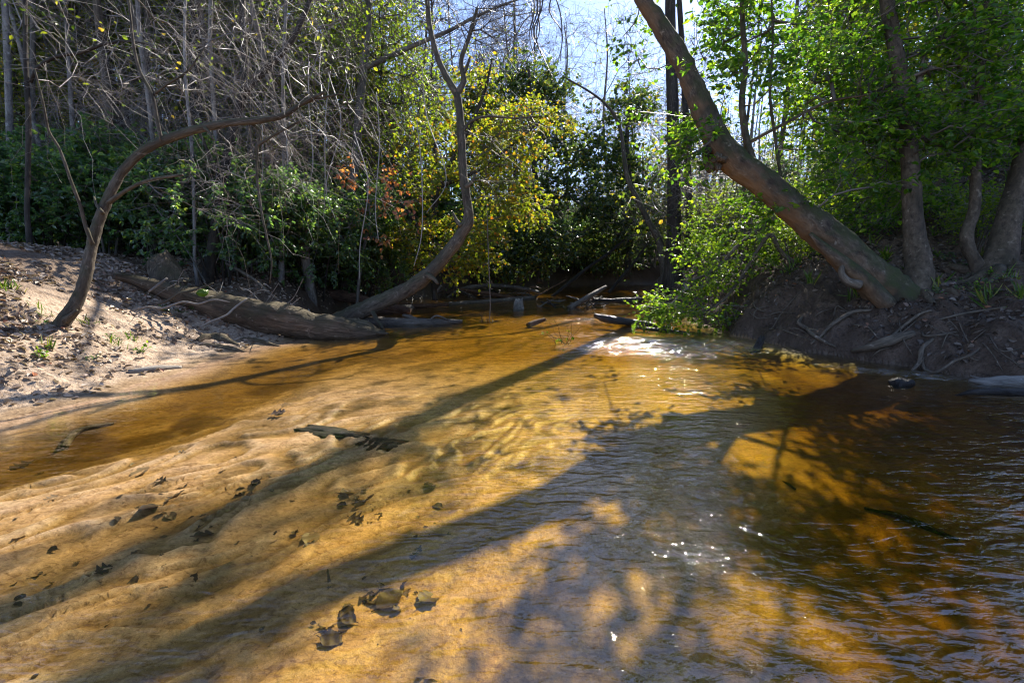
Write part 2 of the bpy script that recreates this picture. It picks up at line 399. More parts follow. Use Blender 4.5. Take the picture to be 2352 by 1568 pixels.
# ground: sand, soil and mud; the vertex colour holds the kind of soil and shade painted into the side channel
def ground_mat():
    t = NT('sand_and_soil'); ob = t.n('ShaderNodeTexCoord').outputs['Object']
    ca = t.n('ShaderNodeAttribute', attribute_name='soil'); col = ca.outputs['Color']; wet = ca.outputs['Alpha']
    g = t.noise(ob, 210, 2, .6); m = t.noise(ob, 23, 5, .62); l = t.noise(ob, 4.5, 5, .6)
    col = t.mix(1.0, col, t.ramp(g, [(.2, (.72, .72, .72)), (.8, (1.22, 1.2, 1.18))]), 'MULTIPLY')
    col = t.mix(1.0, col, t.ramp(m, [(.25, (.70, .67, .64)), (.75, (1.2, 1.2, 1.2))]), 'MULTIPLY')
    fl = t.noise(t.mapv(ob, (11, 18, 11), (0, 0, math.radians(-38))), 1.3, 7, .72, 1.2)
    col = t.mix(1.0, col, t.ramp(fl, [(.36, (1.05, 1.05, 1.05)), (.52, (.93, .91, .88)), (.63, (.52, .45, .38))]), 'MULTIPLY')
    col = t.mix(1.0, col, t.ramp(l, [(.3, (.84, .80, .76)), (.7, (1.1, 1.1, 1.1))]), 'MULTIPLY')
    col = t.mix(1.0, col, t.ramp(t.noise(ob, 62, 5, .7, .5), [(.40, (1.08, 1.08, 1.08)), (.60, (.90, .88, .86)), (.68, (.45, .40, .34))]), 'MULTIPLY')
    h = t.math('ADD', t.math('MULTIPLY', m, 1.0), t.math('MULTIPLY', g, .12))
    h = t.math('ADD', h, t.math('MULTIPLY', l, 1.4))
    h = t.math('MULTIPLY', h, t.math('MULTIPLY_ADD', wet, -.8, 1.0))
    rg = t.math('MULTIPLY_ADD', wet, -.45, .9)
    return t.done(t.principled(col, rg, t.bump(h, .035), .35))
M['ground'] = ground_mat()

def water_mat():
    t = NT('creek_water'); ob = t.n('ShaderNodeTexCoord').outputs['Object']
    # ripples run across the current; fine ones close in, a rough band where the riffle breaks
    r = t.mapv(ob, (1.0, 2.6, 1.0), (0, 0, math.radians(-14)))
    r2 = t.mapv(ob, (1.0, 2.2, 1.0), (0, 0, math.radians(18)))
    a = t.noise(r, 3.0, 2, .5, .8); b = t.noise(r2, 8.0, 3, .5, .8); c = t.noise(r, 26, 2, .5, .3)
    sx = t.n('ShaderNodeSeparateXYZ'); t.l(ob, sx.inputs[0]); X, Y = sx.outputs[0], sx.outputs[1]
    def band(x0, y0, wx, wy, slope=0.0):
        dx = t.math('MULTIPLY', t.math('SUBTRACT', X, x0), 1 / wx)
        dy = t.math('MULTIPLY', t.math('SUBTRACT', t.math('MULTIPLY_ADD', X, -slope, Y), y0 - slope * x0), 1 / wy)
        d = t.math('ADD', t.math('POWER', t.math('ABSOLUTE', dx), 2.0), t.math('POWER', t.math('ABSOLUTE', dy), 2.0))
        return t.math('MAXIMUM', t.math('SUBTRACT', 1.0, d), 0.0)
    rif = t.math('ADD', band(3.2, 8.5, 2.6, 1.15, .05), t.math('MULTIPLY', band(5.4, 6.3, .95, .35, -.5), .9))
    rif = t.math('ADD', rif, t.math('MULTIPLY', band(1.6, 12.0, 4.5, 1.3), .45))
    rif = t.math('ADD', rif, t.math('MULTIPLY', band(4.0, 17.0, 3.5, 1.4), .5))
    wild = t.noise(t.mapv(ob, (1.2, 2.4, 1)), 6.0, 4, .62, 1.2)
    calm = t.n('ShaderNodeMapRange', interpolation_type='SMOOTHSTEP'); calm.inputs[1].default_value = -3.2; calm.inputs[2].default_value = .5
    calm.inputs[3].default_value = .34; calm.inputs[4].default_value = 1.0; t.l(X, calm.inputs[0])
    patch = t.ramp(t.noise(ob, .55, 2), [(.3, (.45, .45, .45)), (.65, (1.15, 1.15, 1.15))])
    h = t.math('ADD', t.math('MULTIPLY', a, .019), t.math('MULTIPLY', b, .0085))
    h = t.math('ADD', h, t.math('MULTIPLY', c, .0009))
    h = t.math('MULTIPLY', t.math('MULTIPLY', h, calm.outputs[0]), patch)
    h = t.math('ADD', h, t.math('MULTIPLY', t.math('MULTIPLY', wild, rif), .05))
    nrm = t.bump(h, 1.0)
    lw = t.n('ShaderNodeLayerWeight', i_Blend=.5); t.l(nrm, lw.inputs['Normal'])
    f = t.math('MULTIPLY_ADD', t.math('POWER', lw.outputs['Facing'], 4.2), .88, .115, clamp=True)
    tr = t.n('ShaderNodeBsdfTransparent'); gl = t.n('ShaderNodeBsdfGlossy'); t.l(t.math('MULTIPLY_ADD', rif, .05, .018), gl.inputs['Roughness'])
    t.l(nrm, gl.inputs['Normal'])
    mx = t.n('ShaderNodeMixShader'); t.l(f, mx.inputs[0]); t.l(tr.outputs[0], mx.inputs[1]); t.l(gl.outputs[0], mx.inputs[2])
    va = t.n('ShaderNodeVolumeAbsorption'); va.inputs['Density'].default_value = 5.6
    va.inputs['Color'].default_value = (1 - 1.12 / 5.6, 1 - 1.68 / 5.6, 1 - 4.7 / 5.6, 1)     # tea-brown tannin water
    t.l(va.outputs[0], t.out.inputs['Volume'])
    return t.done(mx.outputs[0])
M['water'] = water_mat()
# ------------------------------------------------------------------ ground and water
def axis(parts):
    out = []
    for a, b, st in parts: out.append(np.arange(a, b - 1e-6, st))
    return np.concatenate(out)
def geo_axis(a, b, s0, k):
    v, s = [a], s0
    while abs(v[-1] - a) < abs(b - a): v.append(v[-1] + math.copysign(s, b - a)); s *= k
    return np.array(v)
gx = np.concatenate([geo_axis(-13, -420, .3, 1.16)[::-1], axis([(-12.9, -8, .14), (-8, -5.6, .06), (-5.6, 1.2, .028), (1.2, 4.2, .06), (4.2, 6.9, .024), (6.9, 8.6, .05), (8.6, 13, .15)]), geo_axis(13, 420, .3, 1.16)])
gy = np.concatenate([geo_axis(.3, -120, .25, 1.2)[::-1], axis([(.4, .9, .06), (.9, 5.6, .028), (5.6, 11, .055), (11, 20, .11), (20, 32, .22)]), geo_axis(32, 600, .4, 1.15)])
X, Y = np.meshgrid(gx, gy); Z = land(X.ravel(), Y.ravel()).reshape(X.shape)
x, y, z = X.ravel(), Y.ravel(), Z.ravel()
P3 = np.stack([x, y, 0 * x], -1)
L, R = shoreL(y), shoreR(y)
dl = (L - x) / np.sqrt(1 + np.minimum(slopeL(y) ** 2, 9)); dr = (x - R) / np.sqrt(1 + np.minimum(slopeR(y) ** 2, 9))
na, nb, nc = fbm(P3 * 1.6, 4), fbm(P3 * 6 + 3, 4), fbm(P3 * .5 + 8, 3)
def lerp(a, b, t): return a + (np.asarray(b) - a) * t[:, None]
bed = np.tile(np.array([.66, .46, .33]), (len(x), 1))
aa, bb = x * .62 + y * .78, x * .78 - y * .62
streak = fbm(np.stack([aa * 1.1, bb * 4.2, 0 * aa], -1), 4)
debris = sstep(streak + .45 * (nb - .5), .50, .64) * sstep(x, -4.5, -2.5)
bed = lerp(bed, (.24, .16, .085), debris * .7)
warp_ = fbm(np.stack([(x * .62 + y * .78) * 1.6, (x * .78 - y * .62) * 1.6, 0 * x], -1), 3) * 2.6
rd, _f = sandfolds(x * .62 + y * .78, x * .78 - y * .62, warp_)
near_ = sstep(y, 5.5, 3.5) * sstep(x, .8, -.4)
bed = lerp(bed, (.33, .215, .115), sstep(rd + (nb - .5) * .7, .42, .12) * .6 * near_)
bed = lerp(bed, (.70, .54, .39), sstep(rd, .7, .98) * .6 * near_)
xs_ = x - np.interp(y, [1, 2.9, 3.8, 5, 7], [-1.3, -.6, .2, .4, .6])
bed = lerp(bed, (.15, .095, .055), sstep(xs_, -3.0, -3.5) * sstep(-dl, .25, .8) * sstep(y, 8, 6) * (.45 + .5 * sstep(na, .4, .6)))  # side channel darkened: tree shadow and bank reflection painted into the bed colour
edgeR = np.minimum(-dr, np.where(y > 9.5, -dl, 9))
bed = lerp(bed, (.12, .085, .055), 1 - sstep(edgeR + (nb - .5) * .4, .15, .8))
bed = lerp(bed, (.40, .25, .11), sstep(nc, .5, .66) * .6 * sstep(x, -1.5, 1.0))
sandc = lerp(np.tile(np.array([.50, .405, .315]), (len(x), 1)), (.34, .265, .20), sstep(nb, .52, .68) * .8)
litter = lerp(np.tile(np.array([.145, .10, .072]), (len(x), 1)), (.26, .195, .145), sstep(na, .42, .6))
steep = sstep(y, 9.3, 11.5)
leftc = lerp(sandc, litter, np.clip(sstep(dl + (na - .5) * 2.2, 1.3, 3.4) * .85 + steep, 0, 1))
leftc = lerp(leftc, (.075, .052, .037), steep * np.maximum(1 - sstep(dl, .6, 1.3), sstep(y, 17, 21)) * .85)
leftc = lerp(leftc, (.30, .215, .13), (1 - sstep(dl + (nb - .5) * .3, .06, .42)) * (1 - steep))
rightc = lerp(np.tile(np.array([.092, .063, .044]), (len(x), 1)), (.14, .10, .074), sstep(nb, .45, .62))
rightc = lerp(rightc, (.16, .115, .083), sstep(dr, 1.2, 3.0) * .7)
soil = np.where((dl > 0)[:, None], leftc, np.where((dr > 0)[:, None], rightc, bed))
wet = np.where(dl > 0, 1 - sstep(dl, .05, .45), np.where(dr > 0, .25 * (1 - sstep(dr, .2, .7)), 1.0))
ny, nx = X.shape
q = np.arange(ny * nx).reshape(ny, nx)
F4 = np.stack([q[:-1, :-1], q[:-1, 1:], q[1:, 1:], q[1:, :-1]], -1).reshape(-1, 4)
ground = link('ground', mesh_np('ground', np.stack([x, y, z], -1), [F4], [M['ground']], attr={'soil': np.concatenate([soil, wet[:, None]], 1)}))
tag(ground, 'pale sandy left bank, dark soil right bank and golden sand creek bed', 'ground', kind='structure')
wgx = np.concatenate([np.linspace(-60, -9, 8), axis([(-8, 9.2, .045)]), np.linspace(10, 90, 10)]); wgy = np.concatenate([np.linspace(-30, 0, 6), axis([(.5, 5, .05), (5, 6, .035), (6, 10, .022), (10, 13, .035), (13, 24, .09)]), np.linspace(25, 60, 8)])
WX, WY = np.meshgrid(wgx, wgy); wx, wy = WX.ravel(), WY.ravel()
def riffle(x, y):
    def el(x0, y0, a, b, sl=0): return np.maximum(0, 1 - ((x - x0) / a) ** 2 - ((y - sl * (x - x0) - y0) / b) ** 2)
    return np.clip(1.3 * el(3.1, 8.3, 2.5, 1.25, .05) + .9 * el(5.3, 6.3, 1.0, .45, -.5) + .35 * el(.8, 9.6, 2.2, .7) + .4 * el(1.6, 12, 4.5, 1.3) + .45 * el(4, 17, 3.5, 1.4), 0, 1.2)
Q3 = np.stack([wx, wy, 0 * wx], -1)
wz = riffle(wx, wy) * (.050 * (fbm(Q3 * np.array([2.6, 5.0, 1]) + 2, 3, .6) - .5) + .10 * (fbm(Q3 * np.array([8, 15, 1]), 2) - .5)) + .010 * (fbm(Q3 * np.array([1.5, 3.2, 1]) + 7, 3) - .5) * sstep(wx, -4, 1)
n2, n1 = WX.shape; inner = np.zeros(WX.shape, bool); inner[6:-8, 8:-10] = True; wz = np.where(inner.ravel(), wz, 0)
q = np.arange(n1 * n2).reshape(n2, n1)
top = np.stack([q[:-1, :-1], q[:-1, 1:], q[1:, 1:], q[1:, :-1]], -1).reshape(-1, 4)
ring = np.concatenate([q[0, :-1], q[:-1, -1], q[-1, :0:-1], q[:0:-1, 0]]); nr = len(ring); low = n1 * n2 + np.arange(nr); rn, ln_ = np.roll(ring, -1), np.roll(low, -1)
wv = np.vstack([np.stack([wx, wy, wz], -1), np.stack([wx[ring], wy[ring], 0 * wx[ring] - 1.2], -1)])
water = link('water', mesh_np('water', wv, [top, np.stack([ring, low, ln_, rn], -1), low[::-1][None]], [M['water']]))
tag(water, 'clear tea brown creek water flowing over golden sand', 'creek', kind='structure')

# ------------------------------------------------------------------ branching
def skeleton(stem, targets, step=.4, up=1.2, wander=.12, keep=.35, sag=0.0):
    """joins every target to the nearest place on the stems or on what has grown already."""
    n0 = len(stem); cap = n0 + len(targets) * 9
    P = np.zeros((cap, 3)); P[:n0] = stem; par = np.full(cap, -1); pl = np.zeros(cap); n = n0; tips = []
    dm = np.array([np.min(np.linalg.norm(stem - t, axis=1)) for t in targets])
    for i in np.argsort(dm):
        t = targets[i]
        d = np.linalg.norm(P[:n] - t, axis=1)
        j = int(np.argmin(d + keep * pl[:n] + up * np.maximum(0, P[:n, 2] - t[2])))
        m = min(8, max(1, int(math.ceil(d[j] / step))))
        a = P[j].copy(); off = rng.normal(0, 1, 3) * wander * d[j]
        prev = j
        for k in range(1, m + 1):
            f = k / m
            P[n] = a + (t - a) * f + off * math.sin(math.pi * f) + np.array([0, 0, (math.sin(math.pi * f)) * sag * d[j]])
            par[n] = prev; pl[n] = pl[prev] + d[j] / m; prev = n; n += 1
        tips.append(prev)
    return P[:n], par[:n], np.array(tips), n0
def limbs(tub, P, par, tips, n0, rtip=.006, power=.48, rmax=.12, sides=5):
    n = len(P); cnt = np.zeros(n); cnt[tips] += 1
    kid = np.full(n, -1); best = np.zeros(n)
    for i in range(n - 1, n0 - 1, -1):
        p = par[i]; cnt[p] += cnt[i]
        if cnt[i] > best[p]: best[p] = cnt[i]; kid[p] = i
    r = np.minimum(rtip * np.maximum(cnt, 1) ** power, rmax)
    for i in range(n0, n):
        p = par[i]
        if p < n0 or kid[p] != i:
            ch = [i]
            while kid[ch[-1]] >= 0: ch.append(kid[ch[-1]])
            pts = np.vstack([P[p][None], P[ch]]); rr = np.concatenate([[min(r[i] * 1.15, rmax)], r[ch]]); rr[-1] *= .7
            tub.add(pts, rr, sides if rr[0] > .012 else 3 if rr[0] < .007 else 4)
def twigs(tub, org, out, k, length, r, bend=.35, grav=-.15, spread=.9, n=4, flat=1.0):
    """K thin twigs at every tip; returns their points for leaves."""
    o = np.repeat(org, k, 0); d = np.repeat(out, k, 0)
    m = len(o)
    d = norm(d + rng.normal(0, spread, (m, 3)) * np.array([1, 1, flat]))
    c = rng.normal(0, bend, (m, 3)) + np.array([0, 0, grav])
    Ls = length * rng.uniform(.5, 1.3, m)
    f = np.linspace(0, 1, n)[None, :, None]
    P = o[:, None] + (d[:, None] * f + c[:, None] * f ** 2 * .6) * Ls[:, None, None]
    if n > 3: P[:, 1:] += rng.normal(0, .03, (m, n - 1, 3)) * Ls[:, None, None]
    R = np.linspace(1, .45, n)[None] * r * rng.uniform(.7, 1.3, (m, 1))
    if tub is not None: tub.add(P, R, 3)
    return P
def leafing(lv, P, per, size, aspect=.34, up=.7, droop=-.15, t0=.15):
    m, n, _ = P.shape
    for j in range(per):
        t = np.clip(rng.uniform(t0, 1.05, m), 0, 1) * (n - 1)
        i = np.minimum(t.astype(int), n - 2); f = (t - i)[:, None]
        a, b = P[np.arange(m), i], P[np.arange(m), i + 1]
        p = a + (b - a) * f; ax = norm(b - a)
        side = norm(np.cross(ax, np.array([0, 0, 1.0])) + 1e-4) * np.where(rng.random(m) < .5, -1, 1)[:, None]
        d = ax * rng.uniform(.1, .9, (m, 1)) + side * rng.uniform(.3, 1, (m, 1)) + rng.normal(0, .3, (m, 3)) + np.array([0, 0, droop])
        nn = np.array([0, 0, up]) + rng.normal(0, .55, (m, 3))
        lv.add(p, d, nn, size * rng.uniform(.6, 1.35, m), aspect * rng.uniform(.8, 1.2, m))
def blob_points(blobs, prune=0.0, back=3.0):
    """points inside pixel ellipsoids (px, py, depth, half width, half height, half depth in metres, count)."""
    out = []
    for (px, py, s, rx, ry, rs, n) in blobs:
        u = rng.normal(0, 1, (n, 3)); u = norm(u) * rng.random((n, 1)) ** (1 / 2.4)
        X, Y = px + u[:, 0] * rx, py + u[:, 1] * ry; p = at(X, Y, s + u[:, 2] * rs)
        if prune:
            for _ in range(8):
                b = opens_wide(p)
                if not b.any(): break
                p[b] = at(X[b], Y[b], s + rng.uniform(-rs * 1.3, rs + back, b.sum()))
            p = p[~(opens_wide(p) & (rng.random(n) < prune))]
        out.append(p)
    return np.concatenate(out)
def shade_points(x0, x1, y0, y1, n, z0, z1):
    g = on_level(rng.uniform(x0, x1, n), rng.uniform(y0, y1, n)); return g + SUN * (rng.uniform(z0, z1, n) / SUN[2])[:, None]
def ell_points(ells):
    out = []
    for (cx, cy, cz, rx, ry, rz, n) in ells:
        u = rng.normal(0, 1, (n, 3)); u = norm(u) * rng.random((n, 1)) ** (1 / 2.6)
        out.append(np.array([cx, cy, cz]) + u * np.array([rx, ry, rz]))
    return np.concatenate(out)
def stem_px(rows, s0, s1, step=.12):
    """control rows (px, py, width in px) at depths from s0 to s1 -> smooth points with radii."""
    rows = np.asarray(rows, float); t = np.linspace(0, 1, len(rows))
    s = s0 + (s1 - s0) * t
    d = np.gradient(rows[:, :2], axis=0); up_ = np.abs(d[:, 1]) / np.maximum(np.hypot(d[:, 0], d[:, 1]), 1e-6); u = (rows[:, 0] - 1176) / FPX
    w = rows[:, 2] / (1 + up_ * (np.sqrt(1 + u * u) - 1)) * .95     # a round trunk off the axis spreads sideways
    return catmull(np.concatenate([at(rows[:, 0], rows[:, 1], s), (w / 2 / FPX * s)[:, None]], 1), step)

def grow_tree(name, label, cat, stems, tg, mats, group=None, tw=None, lf=None, sk=None, lm=None, rough=.10, lobes=.0, sides=14, base=None, part='trunk'):
    """stems: list of (n,4) arrays, the first is the trunk; tg: targets of the crown."""
    base = stems[0][0, :3].copy() if base is None else np.asarray(base, float)
    root = empty(name, base, label, cat, group)
    for i, st in enumerate(stems):
        t = Tubes(); t.add(st[:, :3], st[:, 3], sides if i == 0 else max(7, sides - 4))
        t.build(part if i == 0 else 'limb', mats[0], base, root, rough, lobes if i == 0 else 0)
    if tg is not None and len(tg):
        stem = np.concatenate([s[int(len(s) * (.25 if i == 0 else .0)):, :3] for i, s in enumerate(stems)])
        P, par, tips, n0 = skeleton(stem, tg, **(sk or {}))
        t = Tubes(); limbs(t, P, par, tips, n0, **(lm or {}))
        out = norm(P[tips] - P[np.maximum(par[tips], 0)])
        lv = Leaves(); any_l = False
        for w in (tw if isinstance(tw, list) else [tw] if tw else []):
            w = dict(w); per = w.pop('leaves', None); TP = twigs(t, P[tips], out, **w)
            if per and lf: leafing(lv, TP, per, **lf); any_l = True
        cr = t.build('crown', mats[1], base, root)
        if any_l: lv.build('foliage', mats[2], base, cr)
    return root
def copy_tree(o, parent=None):
    c = o.copy(); COL.objects.link(c)
    if parent is not None: c.parent = parent
    for ch in list(o.children): copy_tree(ch, c)
    return c
# ------------------------------------------------------------------ the trees near the creek
# the big trunk leaning over the water from the right bank
lean = stem_px([(2085, 735, 128), (2040, 668, 108), (1980, 612, 98), (1905, 548, 92), (1835, 488, 84), (1765, 430, 80), (1705, 385, 80), (1655, 338, 72), (1628, 282, 64), (1598, 212, 60), (1560, 130, 54), (1512, 52, 46), (1470, -10, 38), (1442, -80, 26), (1415, -150, 12)], 7.9, 8.8, .055)
lean[:, 3] *= np.interp(np.arange(len(lean)), [0, 22, 55], [.98, .9, .88])
side_stem = stem_px([(1745, 425, 30), (1728, 372, 22), (1712, 310, 18), (1704, 230, 16), (1712, 150, 14), (1706, 60, 13), (1702, -60, 11), (1690, -160, 8)], 8.3, 8.6)
thin_stem = stem_px([(1800, 452, 9), (1782, 330, 8), (1768, 210, 7), (1775, 90, 6), (1770, -40, 5)], 8.3, 8.6)
arm = stem_px([(1880, 520, 14), (1900, 400, 12), (1925, 290, 11), (1890, 255, 10), (1830, 300, 8), (1800, 330, 6)], 8.2, 8.6)
arm_long = stem_px([(1716, 330, 9), (1800, 285, 8), (1900, 235, 7), (2010, 215, 5), (2110, 195, 4)], 8.4, 8.2)
tgt = blob_points([(1640, 70, 9.0, 190, 120, 1.3, 95), (1850, 140, 9.2, 230, 170, 1.5, 150), (2080, 150, 9.0, 210, 160, 1.5, 110), (1960, 290, 9.0, 180, 90, 1.3, 80),
                   (1550, 330, 8.6, 120, 90, .7, 85), (1520, 240, 8.6, 70, 90, .7, 50), (1470, 110, 8.8, 60, 110, .7, 35), (1730, 470, 8.6, 130, 50, .8, 50), (2000, 420, 8.8, 150, 70, .9, 45),
                   (1560, -100, 9.2, 150, 90, 1.2, 34), (1880, -120, 9.2, 220, 110, 1.3, 60), (2200, -60, 9.0, 200, 150, 1.5, 60)], .9)
tgt = np.concatenate([tgt, shade_points(1500, 1680, 1160, 1290, 4, 5.6, 7.2), shade_points(1470, 1660, 1290, 1568, 6, 5.6, 7.2), shade_points(1600, 1760, 1340, 1568, 9, 5.6, 7.2)])  # extra crown branches added along the sun direction to shade the glinting water
LEAN = grow_tree('leaning_tree', 'thick mossy trunk with orange underside leaning left over the water from the right bank', 'tree', [lean, side_stem, thin_stem, arm_long], tgt,
                 (M['bark_right'], M['twig_brown'], M['leaf_right']), tw=dict(k=4, length=.5, r=.0045, flat=.35, grav=-.1, leaves=6), lf=dict(size=.098, aspect=.33, up=1.0, droop=-.25), sk=dict(step=.35, up=.7, wander=.14), lm=dict(rtip=.0055, rmax=.05), rough=.19, lobes=.25, sides=44)
def flare(parent, c, r, n, mat, spread=2.6):
    b = np.array(parent.location)
    for i in range(n):
        a = i * 6.283 / n + rng.uniform(-.3, .3); e = np.array([math.cos(a), math.sin(a), 0]); P = []
        bend = rng.uniform(-.5, .5)
        for f in (0, .25, .5, .75, 1.0):
            q = c[:2] + e[:2] * r * (.55 + spread * f * rng.uniform(.85, 1.1)) + np.array([-e[1], e[0]]) * bend * r * f * f * 2
            P.append((q[0], q[1], H(*q) + r * (.22 * (1 - f) ** 1.6 - .06 - .10 * f), r * (.34 * (1 - f) ** .8 + .05)))
        st = catmull(P, .06); t = Tubes(); t.add(st[:, :3], st[:, 3], 10); t.build('root_flare', mat, b, parent, .2)
# the dark burl on its elbow
def lump(name, mat, centre, radii, parent=None, base=(0, 0, 0), seed=0, rough=.45, n=26, squash=None):
    th = np.linspace(0, 2 * math.pi, n, endpoint=False); ph = np.linspace(0, math.pi, n // 2)
    V = np.stack([np.sin(ph)[:, None] * np.cos(th), np.sin(ph)[:, None] * np.sin(th), np.cos(ph)[:, None] + 0 * th], -1)
    k = 1 + rough * (fbm(V * 1.9 + seed, 4) - .5) * 2
    V = (V * k[..., None] * np.asarray(radii)).reshape(-1, 3) + np.asarray(centre) - np.asarray(base)
    q = np.arange(len(ph) * n).reshape(len(ph), n); q2 = np.roll(q, -1, 1)
    F = np.stack([q[:-1], q[1:], q2[1:], q2[:-1]], -1).reshape(-1, 4)
    return link(name, mesh_np(name, V, [F], [mat], attr={'bark': V * np.array([1, 1, 1])}), parent)
lump('burl', M['rotten'], at(1645, 372, 8.3), (.17, .2, .15), LEAN, lean[0, :3], 3, 1.1, 48)
lump('burl', M['bark_dark'], at(1622, 352, 8.3), (.07, .09, .10), LEAN, lean[0, :3], 8, 1.2, 30)
foot = stem_px([(2040, 704, 50), (1995, 655, 48), (1940, 608, 38), (1890, 566, 24), (1860, 536, 10)], 7.72, 7.95)
t = Tubes(); t.add(foot[:, :3], foot[:, 3], 12); t.build('buttress', M['bark_right'], lean[0, :3], LEAN, .1)
hook = stem_px([(1975, 655, 26), (1945, 645, 22), (1932, 625, 17), (1938, 605, 12)], 7.7, 7.8, .05)
t = Tubes(); t.add(hook[:, :3], hook[:, 3], 10); t.build('limb', M['root'], lean[0, :3], LEAN, .1)

up = stem_px([(2098, 720, 96), (2102, 672, 84), (2110, 610, 70), (2100, 540, 58), (2094, 440, 50), (2086, 330, 46), (2074, 210, 42), (2054, 100, 40), (2036, 0, 38), (2022, -110, 34), (2015, -230, 28)], 7.9, 8.5, .06)
tgt = blob_points([(2080, -100, 8.6, 230, 140, 1.3, 60), (2260, 60, 8.2, 130, 140, 1.2, 90), (2290, 260, 8.2, 90, 90, 1.0, 50), (2180, 330, 8.3, 120, 60, .8, 45), (2080, 290, 8.0, 90, 70, .4, 35)], .9)
grow_tree('upright_tree', 'straight brown trunk standing close beside the foot of the leaning mossy trunk', 'tree', [up], tgt, (M['bark_upright'], M['twig_brown'], M['leaf_right']),
          tw=dict(k=4, length=.5, r=.0045, flat=.35, grav=-.1, leaves=6), lf=dict(size=.10, aspect=.33, up=1.0, droop=-.2), sk=dict(step=.4, up=.8), lm=dict(rtip=.0055, rmax=.045), rough=.11, lobes=.25, sides=36)
flare(bpy.data.objects['upright_tree'], at(2102, 690, 7.9), .24, 6, M['bark_upright'])
st = stem_px([(2236, 700, 60), (2246, 622, 42), (2226, 575, 36), (2220, 535, 36), (2238, 480, 32), (2240, 400, 30), (2244, 300, 27), (2250, 190, 25), (2262, 60, 22), (2268, -60, 20), (2262, -200, 15)], 8.1, 8.6, .1)
tgt = blob_points([(2270, -60, 8.7, 140, 160, 1.2, 60), (2200, 170, 8.6, 110, 110, .9, 45)])
grow_tree('bent_tree', 'slender grey trunk kinked near its foot, beside the thick right edge trunk', 'tree', [st], tgt, (M['bark_upright'], M['twig_brown'], M['leaf_maple']),
          tw=dict(k=4, length=.45, r=.004, flat=.4, leaves=4), lf=dict(size=.09, aspect=.34, up=.9), lm=dict(rtip=.005, rmax=.03), rough=.12, lobes=.3)
st = stem_px([(2280, 680, 130), (2286, 632, 100), (2300, 580, 84), (2318, 500, 72), (2338, 420, 64), (2362, 330, 58), (2392, 220, 52), (2430, 80, 46), (2480, -120, 36)], 8.0, 8.6, .1)
tgt = blob_points([(2420, 60, 8.5, 160, 140, 1.2, 60)])
grow_tree('edge_tree', 'thick brown trunk leaning out of the picture at the right edge', 'tree', [st], tgt, (M['bark_upright'], M['twig_brown'], M['leaf_right']),
          tw=dict(k=4, length=.45, r=.004, flat=.4, leaves=4), lf=dict(size=.09, aspect=.34), lm=dict(rtip=.005, rmax=.04), rough=.08, lobes=.3, sides=18)
flare(bpy.data.objects['edge_tree'], at(2283, 650, 8.0), .3, 6, M['bark_upright'])
flare(bpy.data.objects['bent_tree'], at(2240, 640, 8.1), .14, 5, M['bark_upright'])

# green shrub hanging over the water from the right bank
st = stem_px([(1900, 655, 9), (1800, 585, 12), (1770, 540, 12), (1740, 575, 9), (1700, 640, 8), (1660, 690, 6), (1610, 720, 4)], 10.2, 10.2)
st2 = stem_px([(1780, 500, 12), (1700, 560, 9), (1640, 620, 8), (1570, 650, 5)], 10.4, 10.3)
tgt = blob_points([(1600, 640, 10.4, 110, 50, .9, 26), (1680, 600, 10.6, 130, 60, 1.0, 34), (1550, 712, 10.2, 80, 22, .6, 26), (1640, 720, 10.2, 110, 26, .6, 18), (1740, 530, 10.8, 160, 70, 1.2, 40), (1620, 545, 10.9, 90, 60, .9, 14), (1520, 700, 10.2, 50, 30, .5, 10)])
grow_tree('overhanging_shrub', 'bright green leafy shrub drooping to the water in front of the dark right bank', 'shrub', [st, st2], tgt, (M['root'], M['twig_grey'], M['leaf_spring']),
          tw=dict(k=5, length=.5, r=.003, flat=.3, grav=-.3, leaves=7), lf=dict(size=.08, aspect=.36, up=1.0, droop=-.1), sk=dict(up=.0, step=.3, keep=.2), lm=dict(rtip=.004, rmax=.03), sides=9, base=H(6.4, 10.4) * np.array([0, 0, 1.]) + np.array([6.4, 10.4, 0]), part='stem')

# curved slim tree on the left sandbank
tk = stem_px([(112, 782, 50), (138, 750, 43), (172, 700, 36), (196, 640, 33), (212, 560, 31), (232, 495, 29), (256, 440, 26), (285, 390, 24), (340, 340, 22), (430, 304, 20), (520, 284, 17), (600, 276, 15), (655, 264, 12), (690, 240, 10), (745, 212, 7)], 6.3, 6.6, .035)
l1 = stem_px([(212, 560, 13), (196, 515, 11), (184, 470, 10), (165, 420, 9), (138, 345, 8), (112, 300, 8), (100, 240, 7), (80, 160, 6)], 6.3, 5.8, .06)
l2 = stem_px([(372, 325, 11), (362, 280, 9), (350, 220, 9), (322, 165, 9), (308, 110, 8), (300, 40, 7), (290, -60, 6)], 6.45, 6.2, .06)
l3 = stem_px([(350, 220, 7), (390, 190, 6), (430, 165, 5), (470, 110, 4)], 6.4, 6.3)
l4 = stem_px([(250, 465, 12), (300, 432, 9), (350, 412, 8), (420, 402, 6)], 6.35, 6.1)
l5 = stem_px([(575, 280, 10), (598, 300, 8), (592, 335, 7), (590, 400, 6), (600, 480, 6), (612, 540, 5), (624, 600, 4), (620, 650, 3)], 6.6, 6.9)
l6 = stem_px([(592, 335, 7), (630, 310, 6), (672, 288, 5), (700, 270, 4)], 6.6, 6.7)
st1 = stem_px([(150, 735, 22), (166, 722, 12), (178, 712, 6)], 6.25, 6.2, .04); st2 = stem_px([(236, 490, 12), (222, 470, 8), (216, 452, 5)], 6.3, 6.35, .04); st3 = stem_px([(470, 294, 9), (482, 306, 7), (490, 322, 4)], 6.4, 6.4, .04)
l7 = stem_px([(690, 240, 7), (740, 225, 5), (790, 218, 4), (800, 250, 3)], 6.6, 6.8)
